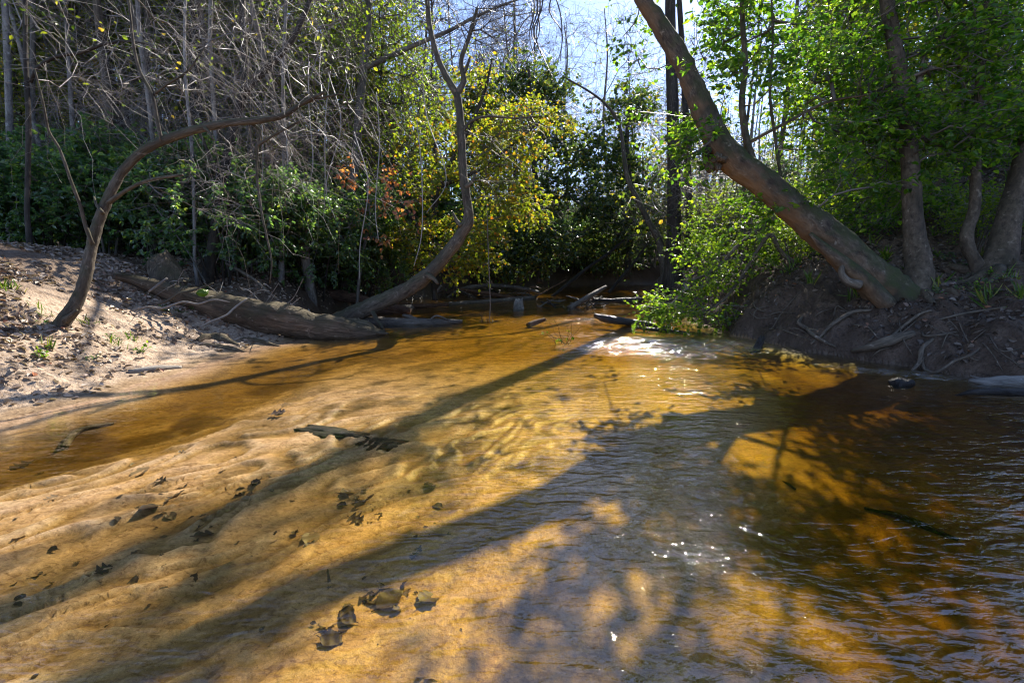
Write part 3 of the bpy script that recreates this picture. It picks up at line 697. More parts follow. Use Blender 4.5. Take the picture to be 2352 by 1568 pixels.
tgt = blob_points([(560, 170, 7.0, 270, 140, .9, 46), (720, 180, 7.2, 160, 150, .9, 26), (480, 70, 6.8, 230, 110, .9, 36), (650, 330, 7.0, 170, 120, .8, 40), (200, 160, 6.3, 170, 150, .7, 22), (820, 250, 7.4, 90, 100, .7, 12), (540, 420, 7.0, 140, 90, .7, 18)])
grow_tree('curved_tree', 'slim mossy trunk rising from the left sandbank and arching to the right', 'tree', [tk, l1, l2, l3, l4, l5, l6, l7, st1, st2, st3], tgt, (M['bark_left'], M['twig_grey'], M['leaf_red']),
          tw=[dict(k=4, length=1.0, r=.0025, bend=.45, grav=-.3, spread=.6, n=7), dict(k=1, length=.4, r=.002, bend=.4, spread=.9, n=4)], sk=dict(step=.3, up=.2, wander=.09, sag=.08), lm=dict(rtip=.0030, rmax=.012, power=.42), rough=.2, lobes=.35, sides=24)

# forked tree over the water, on the end of the fallen log
tk = stem_px([(745, 765, 40), (785, 738, 44), (850, 704, 40), (930, 668, 36), (988, 626, 34), (1036, 572, 30), (1066, 528, 28), (1077, 498, 25), (1072, 455, 22), (1064, 400, 21), (1060, 330, 20), (1056, 262, 19), (1050, 216, 19)], 11.2, 11.0, .05)
l1 = stem_px([(1050, 218, 17), (1030, 185, 15), (1008, 140, 14), (992, 85, 13), (984, 30, 12), (978, -60, 10), (985, -160, 7)], 11.0, 11.2, .1)
l2 = stem_px([(1050, 218, 16), (1066, 185, 13), (1062, 165, 12), (1060, 135, 11), (1076, 90, 10), (1086, 55, 9), (1096, 20, 7)], 11.0, 11.0, .1)
l3 = stem_px([(1064, 172, 10), (1074, 150, 8), (1080, 132, 5)], 11, 11, .1)
l4 = stem_px([(1062, 305, 9), (1080, 280, 7), (1120, 268, 5), (1180, 272, 4), (1230, 268, 3)], 11, 11.2)
s1 = stem_px([(1068, 430, 14), (1084, 418, 9), (1092, 402, 5)], 11, 11, .05); s2 = stem_px([(980, 632, 16), (996, 640, 11), (1006, 652, 6)], 11, 10.9, .05); s3 = stem_px([(1060, 520, 14), (1048, 506, 9), (1040, 488, 5)], 11, 11, .05)
l5 = stem_px([(855, 712, 12), (866, 735, 10), (880, 755, 8)], 11.1, 10.8, .08)
tgt = blob_points([(1000, 0, 11.2, 70, 110, .9, 26), (1110, 40, 11, 70, 70, .8, 16), (1160, 300, 11.2, 70, 60, .6, 10), (1100, 420, 11, 50, 60, .5, 5)])
grow_tree('forked_tree', 'dark Y shaped trunk curving up over the creek from the fallen log', 'tree', [tk, l1, l2, l3, l4, l5, s1, s2, s3], tgt, (M['bark_creek'], M['twig_dark'], M['leaf_beech']),
          tw=dict(k=5, length=.7, r=.0055, bend=.4, n=5), lm=dict(rtip=.008, rmax=.03), rough=.18, lobes=.25, sides=24)

# autumn tree between the forked trunk and the dark evergreens
tk = stem_px([(1000, 690, 14), (990, 560, 14), (1010, 430, 13), (1060, 330, 11), (1110, 220, 8), (1130, 140, 5)], 15.2, 15.5)
l1 = stem_px([(990, 560, 10), (930, 480, 8), (890, 420, 6), (850, 400, 4)], 15.2, 14.6)
l2 = stem_px([(1010, 430, 10), (1100, 390, 8), (1180, 330, 6), (1240, 280, 4)], 15.3, 15.8)
tgt = blob_points([(1110, 270, 15.5, 130, 85, 1.5, 70), (1230, 280, 15.8, 100, 50, 1.2, 50), (1150, 370, 15.4, 110, 80, 1.4, 60), (1170, 470, 15.3, 80, 70, 1.2, 60), (970, 330, 15.4, 90, 50, 1.0, 45), (960, 420, 15, 100, 60, 1.0, 55),
                   (960, 540, 14.6, 130, 45, 1.0, 75), (1020, 600, 14.2, 110, 35, .8, 50), (1100, 560, 14.4, 50, 50, .7, 35), (1090, 160, 15.6, 60, 60, .8, 26)], .4, 1.5)
BEECH = grow_tree('autumn_tree', 'yellow and orange leafed tree behind the Y shaped trunk', 'tree', [tk, l1, l2], tgt, (M['bark_dark'], M['twig_brown'], M['leaf_beech']),
          tw=dict(k=5, length=.6, r=.004, flat=.4, leaves=5), lf=dict(size=.115, aspect=.36, up=.8, droop=-.3), sk=dict(up=.5, step=.45), lm=dict(rtip=.006, rmax=.04), sides=9)
tk = stem_px([(820, 700, 8), (830, 600, 8), (850, 500, 7), (840, 420, 5)], 13.2, 13.4)
tgt = blob_points([(830, 405, 13.4, 75, 26, .6, 12), (890, 465, 13.3, 70, 32, .6, 15), (870, 530, 13.2, 60, 30, .5, 5), (770, 500, 13.2, 50, 60, .5, 5)])
grow_tree('red_sapling', 'sapling with sparse coral red leaves left of the yellow autumn tree', 'sapling', [tk], tgt, (M['bark_grey'], M['twig_grey'], M['leaf_red']),
          tw=dict(k=3, length=.5, r=.0035, flat=.4, leaves=3), lf=dict(size=.13, aspect=.38, up=.6, droop=-.5), sk=dict(up=.4), lm=dict(rtip=.005, rmax=.02), sides=7)
# dark glossy evergreens at the far bend
tk = stem_px([(1240, 650, 16), (1235, 480, 15), (1222, 320, 12), (1215, 160, 7)], 21.5, 22.5)
tgt = blob_points([(1200, 180, 23.5, 70, 60, 1.4, 50), (1270, 215, 24.5, 55, 60, 1.6, 40), (1250, 310, 23.5, 80, 60, 2.2, 50), (1340, 330, 23, 70, 70, 2.4, 50), (1300, 430, 21.5, 120, 70, 2.6, 75), (1250, 540, 21, 120, 60, 1.8, 80), (1390, 500, 22.5, 90, 60, 2.0, 55), (1180, 600, 20.8, 110, 36, 1.2, 55)])
grow_tree('glossy_evergreen', 'dark glossy evergreen at the far bend right of the yellow autumn tree', 'tree', [tk], tgt, (M['bark_dark'], M['twig_dark'], M['leaf_holly']),
          tw=dict(k=5, length=.6, r=.005, leaves=7), lf=dict(size=.17, aspect=.36, up=.7), sk=dict(up=.3, step=.6), lm=dict(rtip=.008, rmax=.06), sides=9)
tk = stem_px([(1440, 640, 16), (1450, 480, 14), (1440, 330, 11), (1450, 230, 7)], 24, 25)
tgt = blob_points([(1450, 250, 25, 60, 60, 1.5, 60), (1420, 370, 25, 70, 60, 1.5, 80), (1410, 560, 24.5, 90, 60, 1.4, 80), (1480, 470, 24, 70, 90, 1.4, 80)])
grow_tree('glossy_evergreen', 'farther dark glossy evergreen under the pale sky gap, left of the leaning trunk', 'tree', [tk], tgt, (M['bark_dark'], M['twig_dark'], M['leaf_holly']),
          tw=dict(k=5, length=.6, r=.005, leaves=6), lf=dict(size=.17, aspect=.36, up=.7), sk=dict(up=.3, step=.6), lm=dict(rtip=.008, rmax=.06), sides=9)

# single trunks of the left wood that stand out, each traced at its own depth
def wood_tree(name, label, rows, s, bmat, tmat, blobs, limbs_px=(), k=4, length=.9, r=.0036, leafm=M['leaf_olive'], lper=1, lsize=.085, group='tall bare trees behind the left bank', rmax=.06):
    stems = [stem_px(rows, s, s, .25)] + [stem_px(q, s, s2, .25) for q, s2 in limbs_px]
    b = stems[0][0, :3]; z = H(b[0], b[1]); 
    stems[0] = np.vstack([[b[0], b[1], z - .3, stems[0][0, 3] * 1.35], [b[0], b[1], z + .15, stems[0][0, 3] * 1.1], stems[0][stems[0][:, 2] > z + .4]])
    tw = dict(k=k, length=length, r=r, bend=.4, n=5)
    if lper: tw['leaves'] = lper
    return grow_tree(name, label, 'tree', stems, blob_points(blobs, .85, 1.0) if blobs else None, (bmat, tmat, leafm), group, tw=tw, lf=dict(size=lsize, aspect=.35, up=.6, droop=-.3), sk=dict(step=.6, up=.8), lm=dict(rtip=.0065, rmax=rmax), sides=10, lobes=.2, base=(b[0], b[1], z))
wood_tree('forked_bare_tree', 'brown bare trunk forking above the big fallen log, right fork bending away', [(478, 640, 30), (492, 540, 27), (510, 430, 25), (530, 320, 24), (548, 250, 22), (564, 190, 19), (560, 90, 17), (556, -20, 15), (552, -160, 12)], 10.6, M['bark_dark'], M['twig_grey'],
          [(600, 60, 11, 170, 130, 1.2, 30), (700, 60, 11, 120, 130, 1.2, 26), (520, 170, 11, 120, 100, 1, 16)], [([(560, 215, 19), (602, 168, 18), (640, 130, 17), (672, 90, 15), (694, 45, 14), (712, 0, 12), (740, -90, 9)], 10.8), ([(510, 430, 12), (470, 330, 9), (430, 250, 7), (400, 150, 5)], 10.2)])
wood_tree('limbed_bare_tree', 'grey brown bare trunk behind the Y shaped tree with one long limb reaching right', [(790, 650, 26), (800, 520, 24), (814, 400, 22), (826, 250, 21), (838, 130, 19), (848, 0, 17), (850, -160, 14)], 15.5, M['bark_grey'], M['twig_dark'],
          [(1050, 60, 15.5, 170, 90, 1.5, 60), (800, 20, 15.6, 130, 160, 1.5, 60), (900, 140, 15.5, 130, 90, 1.2, 40), (1180, 20, 15.6, 100, 80, 1.2, 60), (1130, 120, 15.5, 90, 60, 1.0, 26)], [([(834, 158, 14), (880, 138, 13), (950, 105, 11), (1030, 72, 9), (1090, 40, 7), (1160, 10, 5), (1220, -10, 4)], 15.5), ([(838, 130, 10), (800, 70, 8), (760, 20, 6)], 15.8)])
wood_tree('stout_bare_tree', 'stout dark trunk wrapped in bark ridges behind the thin pale sapling', [(456, 560, 34), (452, 400, 33), (450, 200, 32), (446, 0, 31), (440, -200, 27)], 13.5, M['bark_dark'], M['twig_grey'], [(450, 0, 13.6, 200, 160, 1.5, 50)])
wood_tree('pale_sapling', 'thin pale straight sapling in front of the stout dark trunk', [(447, 600, 9), (446, 480, 9), (440, 330, 9), (428, 200, 8), (424, 80, 8), (428, -60, 7)], 10.2, M['bark_pale'], M['twig_pale'], [(440, 120, 10.3, 90, 130, .6, 24)], r=.004)
wood_tree('ridged_bare_tree', 'rust brown flaking trunk left of the stout dark trunk', [(318, 560, 18), (322, 400, 18), (333, 250, 17), (338, 120, 16), (340, 0, 15), (344, -160, 13)], 12.5, M['bark_creek'], M['twig_grey'], [(330, 30, 12.6, 150, 150, 1.3, 45)])
wood_tree('crooked_bare_tree', 'crooked dark trunk with a swollen bend left of the rust brown trunk', [(314, 545, 17), (308, 420, 16), (296, 310, 16), (292, 230, 17), (302, 180, 15), (300, 60, 12), (296, -100, 10)], 14.5, M['bark_dark'], M['twig_grey'], [(290, 50, 14.6, 130, 150, 1.3, 35)])
wood_tree('limbed_dark_tree', 'dark trunk near the left edge sending one long arched limb to the right', [(62, 520, 15), (64, 400, 15), (66, 280, 15), (60, 150, 14), (58, 0, 13), (56, -150, 11)], 8.6, M['bark_dark'], M['twig_grey'],
          [(60, 40, 8.8, 110, 130, 1.0, 14), (220, 110, 8.5, 110, 70, .7, 9)], [([(70, 190, 11), (84, 158, 10), (130, 130, 9), (185, 122, 8), (235, 103, 7), (275, 95, 6), (330, 100, 4), (400, 115, 3)], 8.4)])
wood_tree('pale_trunk_tree', 'whitish trunk at the very left edge of the picture', [(26, 520, 22), (24, 350, 21), (18, 150, 20), (8, -60, 18)], 11.5, M['bark_pale'], M['twig_grey'], [(30, 40, 11.6, 120, 150, 1.2, 35)])
wood_tree('pale_trunk_tree', 'narrow whitish trunk between the dark limbed trunk and the crooked dark trunk', [(176, 520, 13), (170, 350, 13), (160, 180, 12), (150, 0, 11), (146, -120, 9)], 13, M['bark_pale'], M['twig_grey'], [(160, 40, 13, 130, 150, 1.2, 35)])
wood_tree('grey_trunk_tree', 'plain grey trunk just right of the narrow whitish trunk on the left', [(196, 540, 17), (190, 350, 16), (186, 180, 14), (180, 0, 13), (178, -120, 11)], 14.5, M['bark_grey'], M['twig_grey'], [(200, 30, 14.5, 120, 150, 1.2, 35)])
# dark trunks at the far right bend
g2 = 'dark trunks at the bend behind the green shrub'
wood_tree('vine_hung_trunk', 'thick dark trunk wrapped in hanging vines, left of the green drooping shrub', [(1546, 650, 44), (1548, 520, 34), (1548, 400, 32), (1545, 250, 30), (1540, 60, 27), (1540, -60, 24), (1545, -300, 18), (1540, -480, 10)], 17, M['bark_dark'], M['twig_grey'], [(1520, 330, 17, 90, 150, 1.0, 40), (1500, 480, 16.6, 80, 120, 1.0, 36), (1545, -90, 17, 75, 150, 1.2, 120), (1545, -330, 17, 80, 150, 1.2, 150)], group=g2, length=1.0, leafm=M['leaf_olive'], lper=3, lsize=.16)
wood_tree('leaning_thin_trunk', 'thin mossy trunk bent left at the bend beside the vine hung dark trunk', [(1528, 640, 22), (1516, 560, 20), (1490, 510, 15), (1465, 460, 13), (1440, 405, 11), (1425, 300, 8), (1400, 250, 7), (1360, 215, 5), (1300, 180, 4)], 17.5, M['bark_left'], M['twig_grey'], [(1390, 170, 17.6, 120, 100, 1.0, 60), (1440, 300, 17.6, 60, 100, 1.0, 20), (1370, 40, 17.4, 110, 80, 1.0, 50)], group=g2)
wood_tree('dark_thin_trunk', 'slim dark trunk right of the vine hung trunk at the bend', [(1574, 640, 20), (1584, 520, 18), (1580, 400, 17), (1572, 200, 15), (1560, 0, 13)], 19, M['bark_dark'], M['twig_grey'], [(1560, 150, 19, 120, 160, 1.2, 40)], group=g2)

for lab, px, top, s_ in [('slim bare tree standing in the sky gap behind the far bend', 1300, 60, 29.5), ('second slim bare tree in the sky gap, nearer the dark vine hung trunk', 1392, 20, 30.5), ('slim bare tree at the left edge of the sky gap behind the dark evergreen', 1225, 10, 29)]:
    wood_tree('gap_tree', lab, [(px, 640, 8), (px + 4, 450, 7), (px - 6, 280, 6), (px + 3, 130, 4), (px - 4, top, 2)], s_, M['bark_grey'], M['twig_grey'], [(px, 170, s_, 70, 110, 1.5, 44), (px + 10, 60, s_, 60, 60, 1.4, 26), (px, 330, s_, 50, 90, 1.2, 16)], k=6, length=1.5, r=.009, lper=None, group='slim bare trees in the sky gap')
# ------------------------------------------------------------------ kinds of tree and shrub that repeat
def local_stem(h, r0, lean=(0, 0), wob=.25, n=7, flare=1.5, tip=.12):
    z = np.linspace(0, h, n); z[0] = -.4
    w = np.cumsum(rng.normal(0, wob, (n, 2)), 0) * .5; w[0] = 0; w -= w[:1]
    rr = r0 * (1 - (1 - tip) * np.linspace(0, 1, n) ** 1.1); rr[0] *= flare
    rows = np.stack([w[:, 0] + lean[0] * z / h, w[:, 1] + lean[1] * z / h, z, rr], 1)
    return catmull(rows, .45)
def bare_kind(h, r, spread, n, bm, tm, low=.3, leafm=None, per=None, lsize=.12, k=6, seed=0):
    st = local_stem(h, r, rng.normal(0, .7, 2))
    z0 = h * low
    tg = ell_points([(st[-1, 0] * .6, st[-1, 1] * .6, (z0 + h) / 2 + .5, spread, spread, (h - z0) / 2, int(n * .7)), (0, 0, h * .85, spread * .75, spread * .75, h * .2, int(n * .3))])
    tw = dict(k=k, length=1.0, r=.0075, bend=.4, n=4, grav=.1)
    if per: tw['leaves'] = per
    return grow_tree('bare_tree' if not per else 'leafy_tree', '', 'tree', [st], tg, (bm, tm, leafm), tw=tw, lf=dict(size=lsize, aspect=.35, up=.5, droop=-.3), sk=dict(step=.8, up=1.3), lm=dict(rtip=.010, rmax=r * .55), sides=9, base=(0, 0, 0))
def shrub_kind(name, rad, h, n, lm_, bm, tm, size, k=4, per=11, stems=5, droop=.0, length=.35, spread=.9):
    sts = []
    for i in range(stems):
        a = i * 2.4; e = np.array([math.cos(a), math.sin(a)]) * rad * rng.uniform(.25, .6)
        sts.append(catmull([(e[0] * .15, e[1] * .15, -.3, .03), (e[0] * .5, e[1] * .5, h * .3, .022), (e[0], e[1], h * rng.uniform(.6, .85), .01)], .25))
    tg = ell_points([(0, 0, h * .55, rad, rad, h * .5, int(n * .55))] + [(rng.uniform(-.7, .7) * rad, rng.uniform(-.7, .7) * rad, h * rng.uniform(.45, .95), rad * .45, rad * .45, h * .22, int(n * .15)) for _ in range(3)])
    tg[:, 2] = np.maximum(tg[:, 2], .12)
    return grow_tree(name, '', 'shrub', sts, tg, (bm, tm, lm_), tw=dict(k=k, length=length, r=.0035, leaves=per, n=4, spread=spread), lf=dict(size=size, aspect=.33, up=.75, droop=droop), sk=dict(step=.35, up=.3), lm=dict(rtip=.005, rmax=.02), sides=6, base=(0, 0, 0), part='stem')
def thicket_kind(h, rad, n, tm, k=7, r=.0042):
    sts = []
    for i in range(7):
        e = rng.normal(0, .45, 2) * rad
        sts.append(catmull([(e[0] * .3, e[1] * .3, -.3, .022), (e[0] * .6, e[1] * .6, h * .4, .017), (e[0] * 1.2, e[1] * 1.2, h * rng.uniform(.75, 1), .007)], .3))
    tg = ell_points([(0, 0, h * .6, rad, rad, h * .42, n)])
    return grow_tree('bare_thicket', '', 'shrub', sts, tg, (M['bark_grey'], tm, None), tw=dict(k=k, length=.8, r=r, bend=.6, n=5, grav=-.25), sk=dict(step=.4, up=.4, wander=.2), lm=dict(rtip=.0042, rmax=.014), sides=6, base=(0, 0, 0), part='stem')
KIND = {
    'bareA': bare_kind(19, .17, 2.6, 300, M['bark_grey'], M['twig_grey']),
    'bareB': bare_kind(17, .13, 2.2, 260, M['bark_dark'], M['twig_grey'], .22),
    'bareC': bare_kind(21, .20, 3.0, 300, M['bark_dark'], M['twig_brown'], .4),
    'bareD': bare_kind(14, .08, 1.7, 220, M['bark_pale'], M['twig_pale'], .2),
    'poleA': bare_kind(18, .085, 1.2, 90, M['bark_grey'], M['twig_brown'], .35, k=4),
    'poleB': bare_kind(16, .06, 1.1, 80, M['bark_pale'], M['twig_grey'], .35, k=4),
    'poleC': bare_kind(17, .11, 1.4, 100, M['bark_creek'], M['twig_brown'], .4, k=4),
    'leafA': bare_kind(10, .10, 1.9, 260, M['bark_dark'], M['twig_brown'], .15, M['leaf_olive'], 9, .14, 5),
    'leafB': bare_kind(13, .11, 2.1, 280, M['bark_grey'], M['twig_grey'], .2, M['leaf_olive'], 7, .13, 5),
    'leafC': bare_kind(12, .12, 2.0, 300, M['bark_dark'], M['twig_brown'], .12, M['leaf_maple'], 5, .15, 5),
    'leafD': bare_kind(7.5, .06, 1.7, 230, M['bark_grey'], M['twig_grey'], .22, M['leaf_olive'], 7, .085, 5),
    'leafE': bare_kind(9, .07, 1.9, 240, M['bark_dark'], M['twig_brown'], .25, M['leaf_maple'], 5, .085, 5),
    'laurelA': shrub_kind('laurel_shrub', 1.5, 2.9, 230, M['leaf_laurel'], M['bark_grey'], M['twig_brown'], .10, droop=-.3),
    'laurelB': shrub_kind('laurel_shrub', 1.2, 2.2, 190, M['leaf_laurel'], M['bark_dark'], M['twig_brown'], .09, droop=-.2),
    'laurelC': shrub_kind('laurel_shrub', 1.7, 2.6, 260, M['leaf_laurel'], M['bark_dark'], M['twig_grey'], .082, per=13, droop=-.35),
    'brightA': shrub_kind('hillside_shrub', 1.3, 2.1, 150, M['leaf_maple'], M['bark_grey'], M['twig_grey'], .10, per=4, length=.45),
    'brightB': shrub_kind('hillside_shrub', 1.5, 1.6, 150, M['leaf_right'], M['bark_grey'], M['twig_pale'], .095, per=4, length=.45),
    'thickA': thicket_kind(4.2, 1.5, 110, M['twig_grey']),
    'thickB': thicket_kind(3.2, 1.7, 100, M['twig_brown']),
}
USED, PLACED = set(), []
def put(kind, px, s, scale=1.0, sector='', noun='', group='', dz=0.0, adj=None):
    px = px + rng.uniform(-14, 14); s = s * rng.uniform(.96, 1.04); scale = scale * rng.uniform(.9, 1.1)
    x = (px - 1176) / FPX * s; y = s * math.cos(TILT) + .1 * s * math.sin(TILT)
    z = H(x, y) + dz
    if shoreL(y) < x < shoreR(y): return
    hh = {'b': 17, 'leaf': 11}.get('b' if kind[:4] in ('bare', 'pole') else kind[:4])
    if hh:
        q = np.array([[x + a, y + b, z + hh * scale * f] for f in (.35, .5, .65, .8, .95) for a in (-.9, .9) for b in (-.6, .6)])
        if (kind[:4] == 'leaf' and (s < 22 or px > 1000) and opens(q, (0, 1, 2, 4, 5, 7, 8, len(OPEN) - 1) if s < 16 else (0, 1, 2, 4, 5, 7, 8)).mean() > .12) or (kind[:4] == 'bare' and s < 20 and opens(q, (0, 1, 2, 5)).mean() > .25): return
    src = KIND[kind]
    o = src if kind not in USED else copy_tree(src)
    USED.add(kind)
    o.location = (x, y, z); o.rotation_euler = (0, 0, rng.uniform(0, 6.28)); o.scale = (scale,) * 3
    o['group'] = group; PLACED.append((sector, noun, o, px, s, scale, adj or ''))
def row(kinds, px0, px1, step, s, scale, **kw):
    i = 0
    for px in np.arange(px0, px1, step):
        put(kinds[i % len(kinds)], px, s * rng.uniform(.93, 1.07), scale, **kw); i += 1
E_ = dict
# understory on the left bank
lb = E_(noun='evergreen shrub', group='evergreen shrubs on the left bank')
row(['laurelA', 'laurelB', 'laurelC'], -140, 560, 130, 11.0, 1.0, sector='along the rim of the left sandbank', **lb)
row(['laurelB', 'laurelA', 'laurelC'], -80, 700, 140, 12.8, 1.1, sector='behind the arched slim tree', **lb)
for px_, s_, k_ in [(560, 12.0, .8), (628, 12.6, .9), (690, 13.2, 1.0), (745, 13.8, 1.05), (792, 14.6, 1.05), (838, 15.4, 1.05)]: put('laurelC', px_, s_, k_, sector='above the earth bank', **lb)
row(['laurelC', 'laurelC', 'laurelA'], 680, 940, 65, 16.6, 1.1, sector='left of the autumn tree', **lb)
row(['laurelA', 'laurelB'], -120, 900, 170, 16, 1.35, sector='deep in the left wood', **lb)
row(['laurelA', 'laurelC'], -150, 1000, 190, 21, 1.6, sector='deep behind the left wood', **lb)
fb = E_(noun='evergreen shrub', group='evergreen shrubs at the far bend')
row(['laurelA', 'laurelC', 'laurelB'], 1000, 1440, 85, 22.8, .95, sector='along the far bend of the creek', **fb)
row(['laurelA', 'laurelB', 'laurelC'], 960, 1640, 95, 33, 1.5, sector='far beyond the bend', **fb)
row(['laurelB', 'laurelC', 'laurelA'], 1290, 1680, 55, 30, 1.15, sector='on the dark bank closing the bend', **fb)
row(['laurelC', 'laurelA'], 1080, 1560, 110, 27, 1.3, sector='behind the far bend of the creek', **fb)
th = E_(noun='leafless thicket', group='leafless thickets')
row(['thickA', 'thickB'], 360, 560, 190, 11.6, 1.0, sector='above the fallen log', **th)
row(['thickA', 'thickB'], 60, 900, 260, 15.5, 1.5, sector='in the left wood', **th)
row(['thickB', 'thickA'], 1380, 1620, 75, 19, 1.25, sector='around the vine hung trunk', **th)
row(['thickA', 'thickB'], 1180, 1480, 90, 30, 1.5, sector='beyond the far bend', **th)
row(['thickB', 'thickA'], 1720, 2420, 240, 13.5, 1.05, sector='on the right hillside', **th)
row(['thickA', 'thickB'], 1650, 2420, 260, 18, 1.2, sector='high on the right hillside', **th)
# right hillside
rh = E_(noun='leafy shrub', group='leafy shrubs on the right hillside')
row(['brightA', 'brightB'], 1830, 2050, 95, 11.0, .62, sector='behind the leaning trunk', **rh)
row(['brightB', 'brightA'], 2130, 2440, 95, 10.2, .55, sector='behind the thick trunk at the right edge', **rh)
row(['brightA', 'brightB'], 1830, 2440, 105, 13.0, .9, sector='low on the right hillside', **rh)
row(['brightA', 'brightB'], 1640, 2440, 115, 16.5, 1.15, sector='midway up the right hillside', **rh)
row(['brightA', 'laurelB', 'brightB'], 1600, 2440, 130, 22, 1.5, sector='at the top of the right hillside', **rh)
# leafy small trees
lt = E_(noun='thin leafed tree', group='half leafy trees in the woods')
row(['leafA', 'leafB'], -180, 520, 150, 17, .95, sector='in the left wood', **lt)
row(['leafB', 'leafC', 'leafA'], -150, 960, 170, 24, 1.1, sector='deep behind the left wood', **lt)
row(['leafA', 'leafB'], 880, 1180, 120, 29, .95, sector='behind the autumn tree', **lt)
row(['leafD', 'leafE'], -160, 760, 115, 16.5, 1.2, sector='close behind the left shrubs', **lt)
row(['leafE', 'leafD'], 540, 1060, 95, 18, 1.1, sector='behind the limbed brown trunk', **lt)
row(['leafC', 'leafB'], 1880, 2480, 280, 17, .9, sector='on the right hillside', **lt)
row(['leafC', 'leafA'], 1640, 2500, 260, 25, 1.1, sector='at the top of the right hillside', **lt)
# tall bare trees
pt = E_(noun='slender bare tree', group='slender trees in the left wood')
row(['poleA', 'poleB', 'poleC', 'poleB'], -170, 1080, 74, 12.8, 1.0, sector='in the left wood\'s front rank', **pt)
row(['poleC', 'poleA', 'poleB'], -170, 1150, 70, 21, 1.1, sector='in the left wood\'s second rank', **pt)
row(['poleB', 'poleA', 'poleC'], -100, 1240, 74, 31, 1.2, sector='far back in the left wood', **pt)
row(['poleB', 'poleA', 'poleC'], 1420, 2480, 130, 26, 1.0, sector='behind the leaning trunk', noun='slender bare tree', group='slender trees on the right hillside')
bt = E_(noun='tall bare tree', group='tall bare trees in the woods')
row(['bareB', 'bareD', 'bareA'], -160, 420, 170, 16, .95, sector='behind the left sandbank', **bt)
row(['bareD', 'bareB', 'bareC', 'bareA'], 380, 1130, 190, 19, .95, sector='behind the fallen log', **bt)
row(['bareA', 'bareC', 'bareB', 'bareD'], -200, 1130, 120, 27, 1.1, sector='deep behind the left wood', **bt)
row(['bareD', 'bareB'], 1080, 1290, 45, 34, 1.0, sector='far off left of the sky gap', **bt)
row(['bareD', 'bareB'], 1400, 1640, 55, 30, .85, sector='far off right of the sky gap', **bt)
row(['bareD'], 1240, 1460, 36, 40, .85, sector='far off under the sky gap', **bt)
row(['bareB', 'bareA', 'bareD'], 1890, 2480, 260, 19, .85, sector='on the right hillside', **bt)
row(['bareA', 'bareC', 'bareB'], 1780, 2500, 200, 29, 1.0, sector='at the top of the right hillside', **bt)
ORD = 'first second third fourth fifth sixth seventh eighth ninth tenth eleventh twelfth thirteenth fourteenth fifteenth sixteenth seventeenth eighteenth'.split()
groups = {}
for q in PLACED: groups.setdefault((q[0], q[1]), []).append(q)
for (sector, noun), items in groups.items():
    items.sort(key=lambda q: q[3])
    parts = [(items, '')]
    if len(items) > 9 and 'hillside' not in sector and 'leaning' not in sector:
        parts = [([q for q in items if q[3] < 520], ', left of forked tree'), ([q for q in items if q[3] >= 520], ', right of forked tree')]
    for sub_, tail in parts:
        n = len(sub_)
        for i, q in enumerate(sub_):
            where = 'leftmost' if i == 0 else 'rightmost' if i == n - 1 else ORD[i] + ' from left'
            q[2]['label'] = f'{noun}, {where} {sector}{tail}'
for k, o in KIND.items():
    if k not in USED:
        for c in list(o.children_recursive): bpy.data.objects.remove(c)
        bpy.data.objects.remove(o)

# the wood beyond, which reads as one mass
def far_wood():
    t, lv = Tubes(), Leaves()
    for i in range(520):
        az = math.radians(rng.uniform(-64, 64)); d = rng.uniform(40, 95)
        deg = math.degrees(az); hh = rng.uniform(11, 17) if not (2 < deg < 17) else rng.uniform(6, 9)
        x, y = d * math.sin(az), d * math.cos(az); z = H(x, y)
        n = 6; f = np.linspace(0, 1, n)
        P = np.stack([x + np.cumsum(rng.normal(0, .12, n)), y + 0 * f, z - .3 + f * (hh + .3)], 1)
        t.add(P, (.16 - .13 * f) * rng.uniform(.6, 1.3), 5)
        k = 42; c = np.stack([x + rng.normal(0, 1.3, k), y + rng.normal(0, 1.3, k), z + rng.uniform(.12, 1.0, k) * hh], 1)
        o = norm(rng.normal(0, 1, (k, 3)) + np.array([0, 0, .5]))
        TP = twigs(t, c, o, 3, 1.5, .014, n=4)
        if rng.random() < .62:
            leafing(lv, TP, 1, .34, up=.4)
    for i in range(800):
        az = math.radians(rng.uniform(-64, 64)); d = rng.uniform(32, 90); x, y = d * math.sin(az), d * math.cos(az); z = H(x, y)
        if shoreL(y) < x < shoreR(y): continue
        c = np.array([[x, y, z]]) + rng.normal(0, 1, (10, 3)) * np.array([1.2, 1.2, .3]) + np.array([0, 0, rng.uniform(.4, 2.2)])
        TP = twigs(t, c, norm(rng.normal(0, 1, (10, 3)) + np.array([0, 0, .6])), 3, 1.3, .011, n=4); leafing(lv, TP, 2, .3, up=.5)
    o = t.build('forest', M['twig_grey'])
    tag(o, 'distant grey wood closing the view behind all the nearer trees', 'forest', kind='stuff')
    o2 = lv.build('forest_leaves', M['leaf_olive'], parent=o)
far_wood()
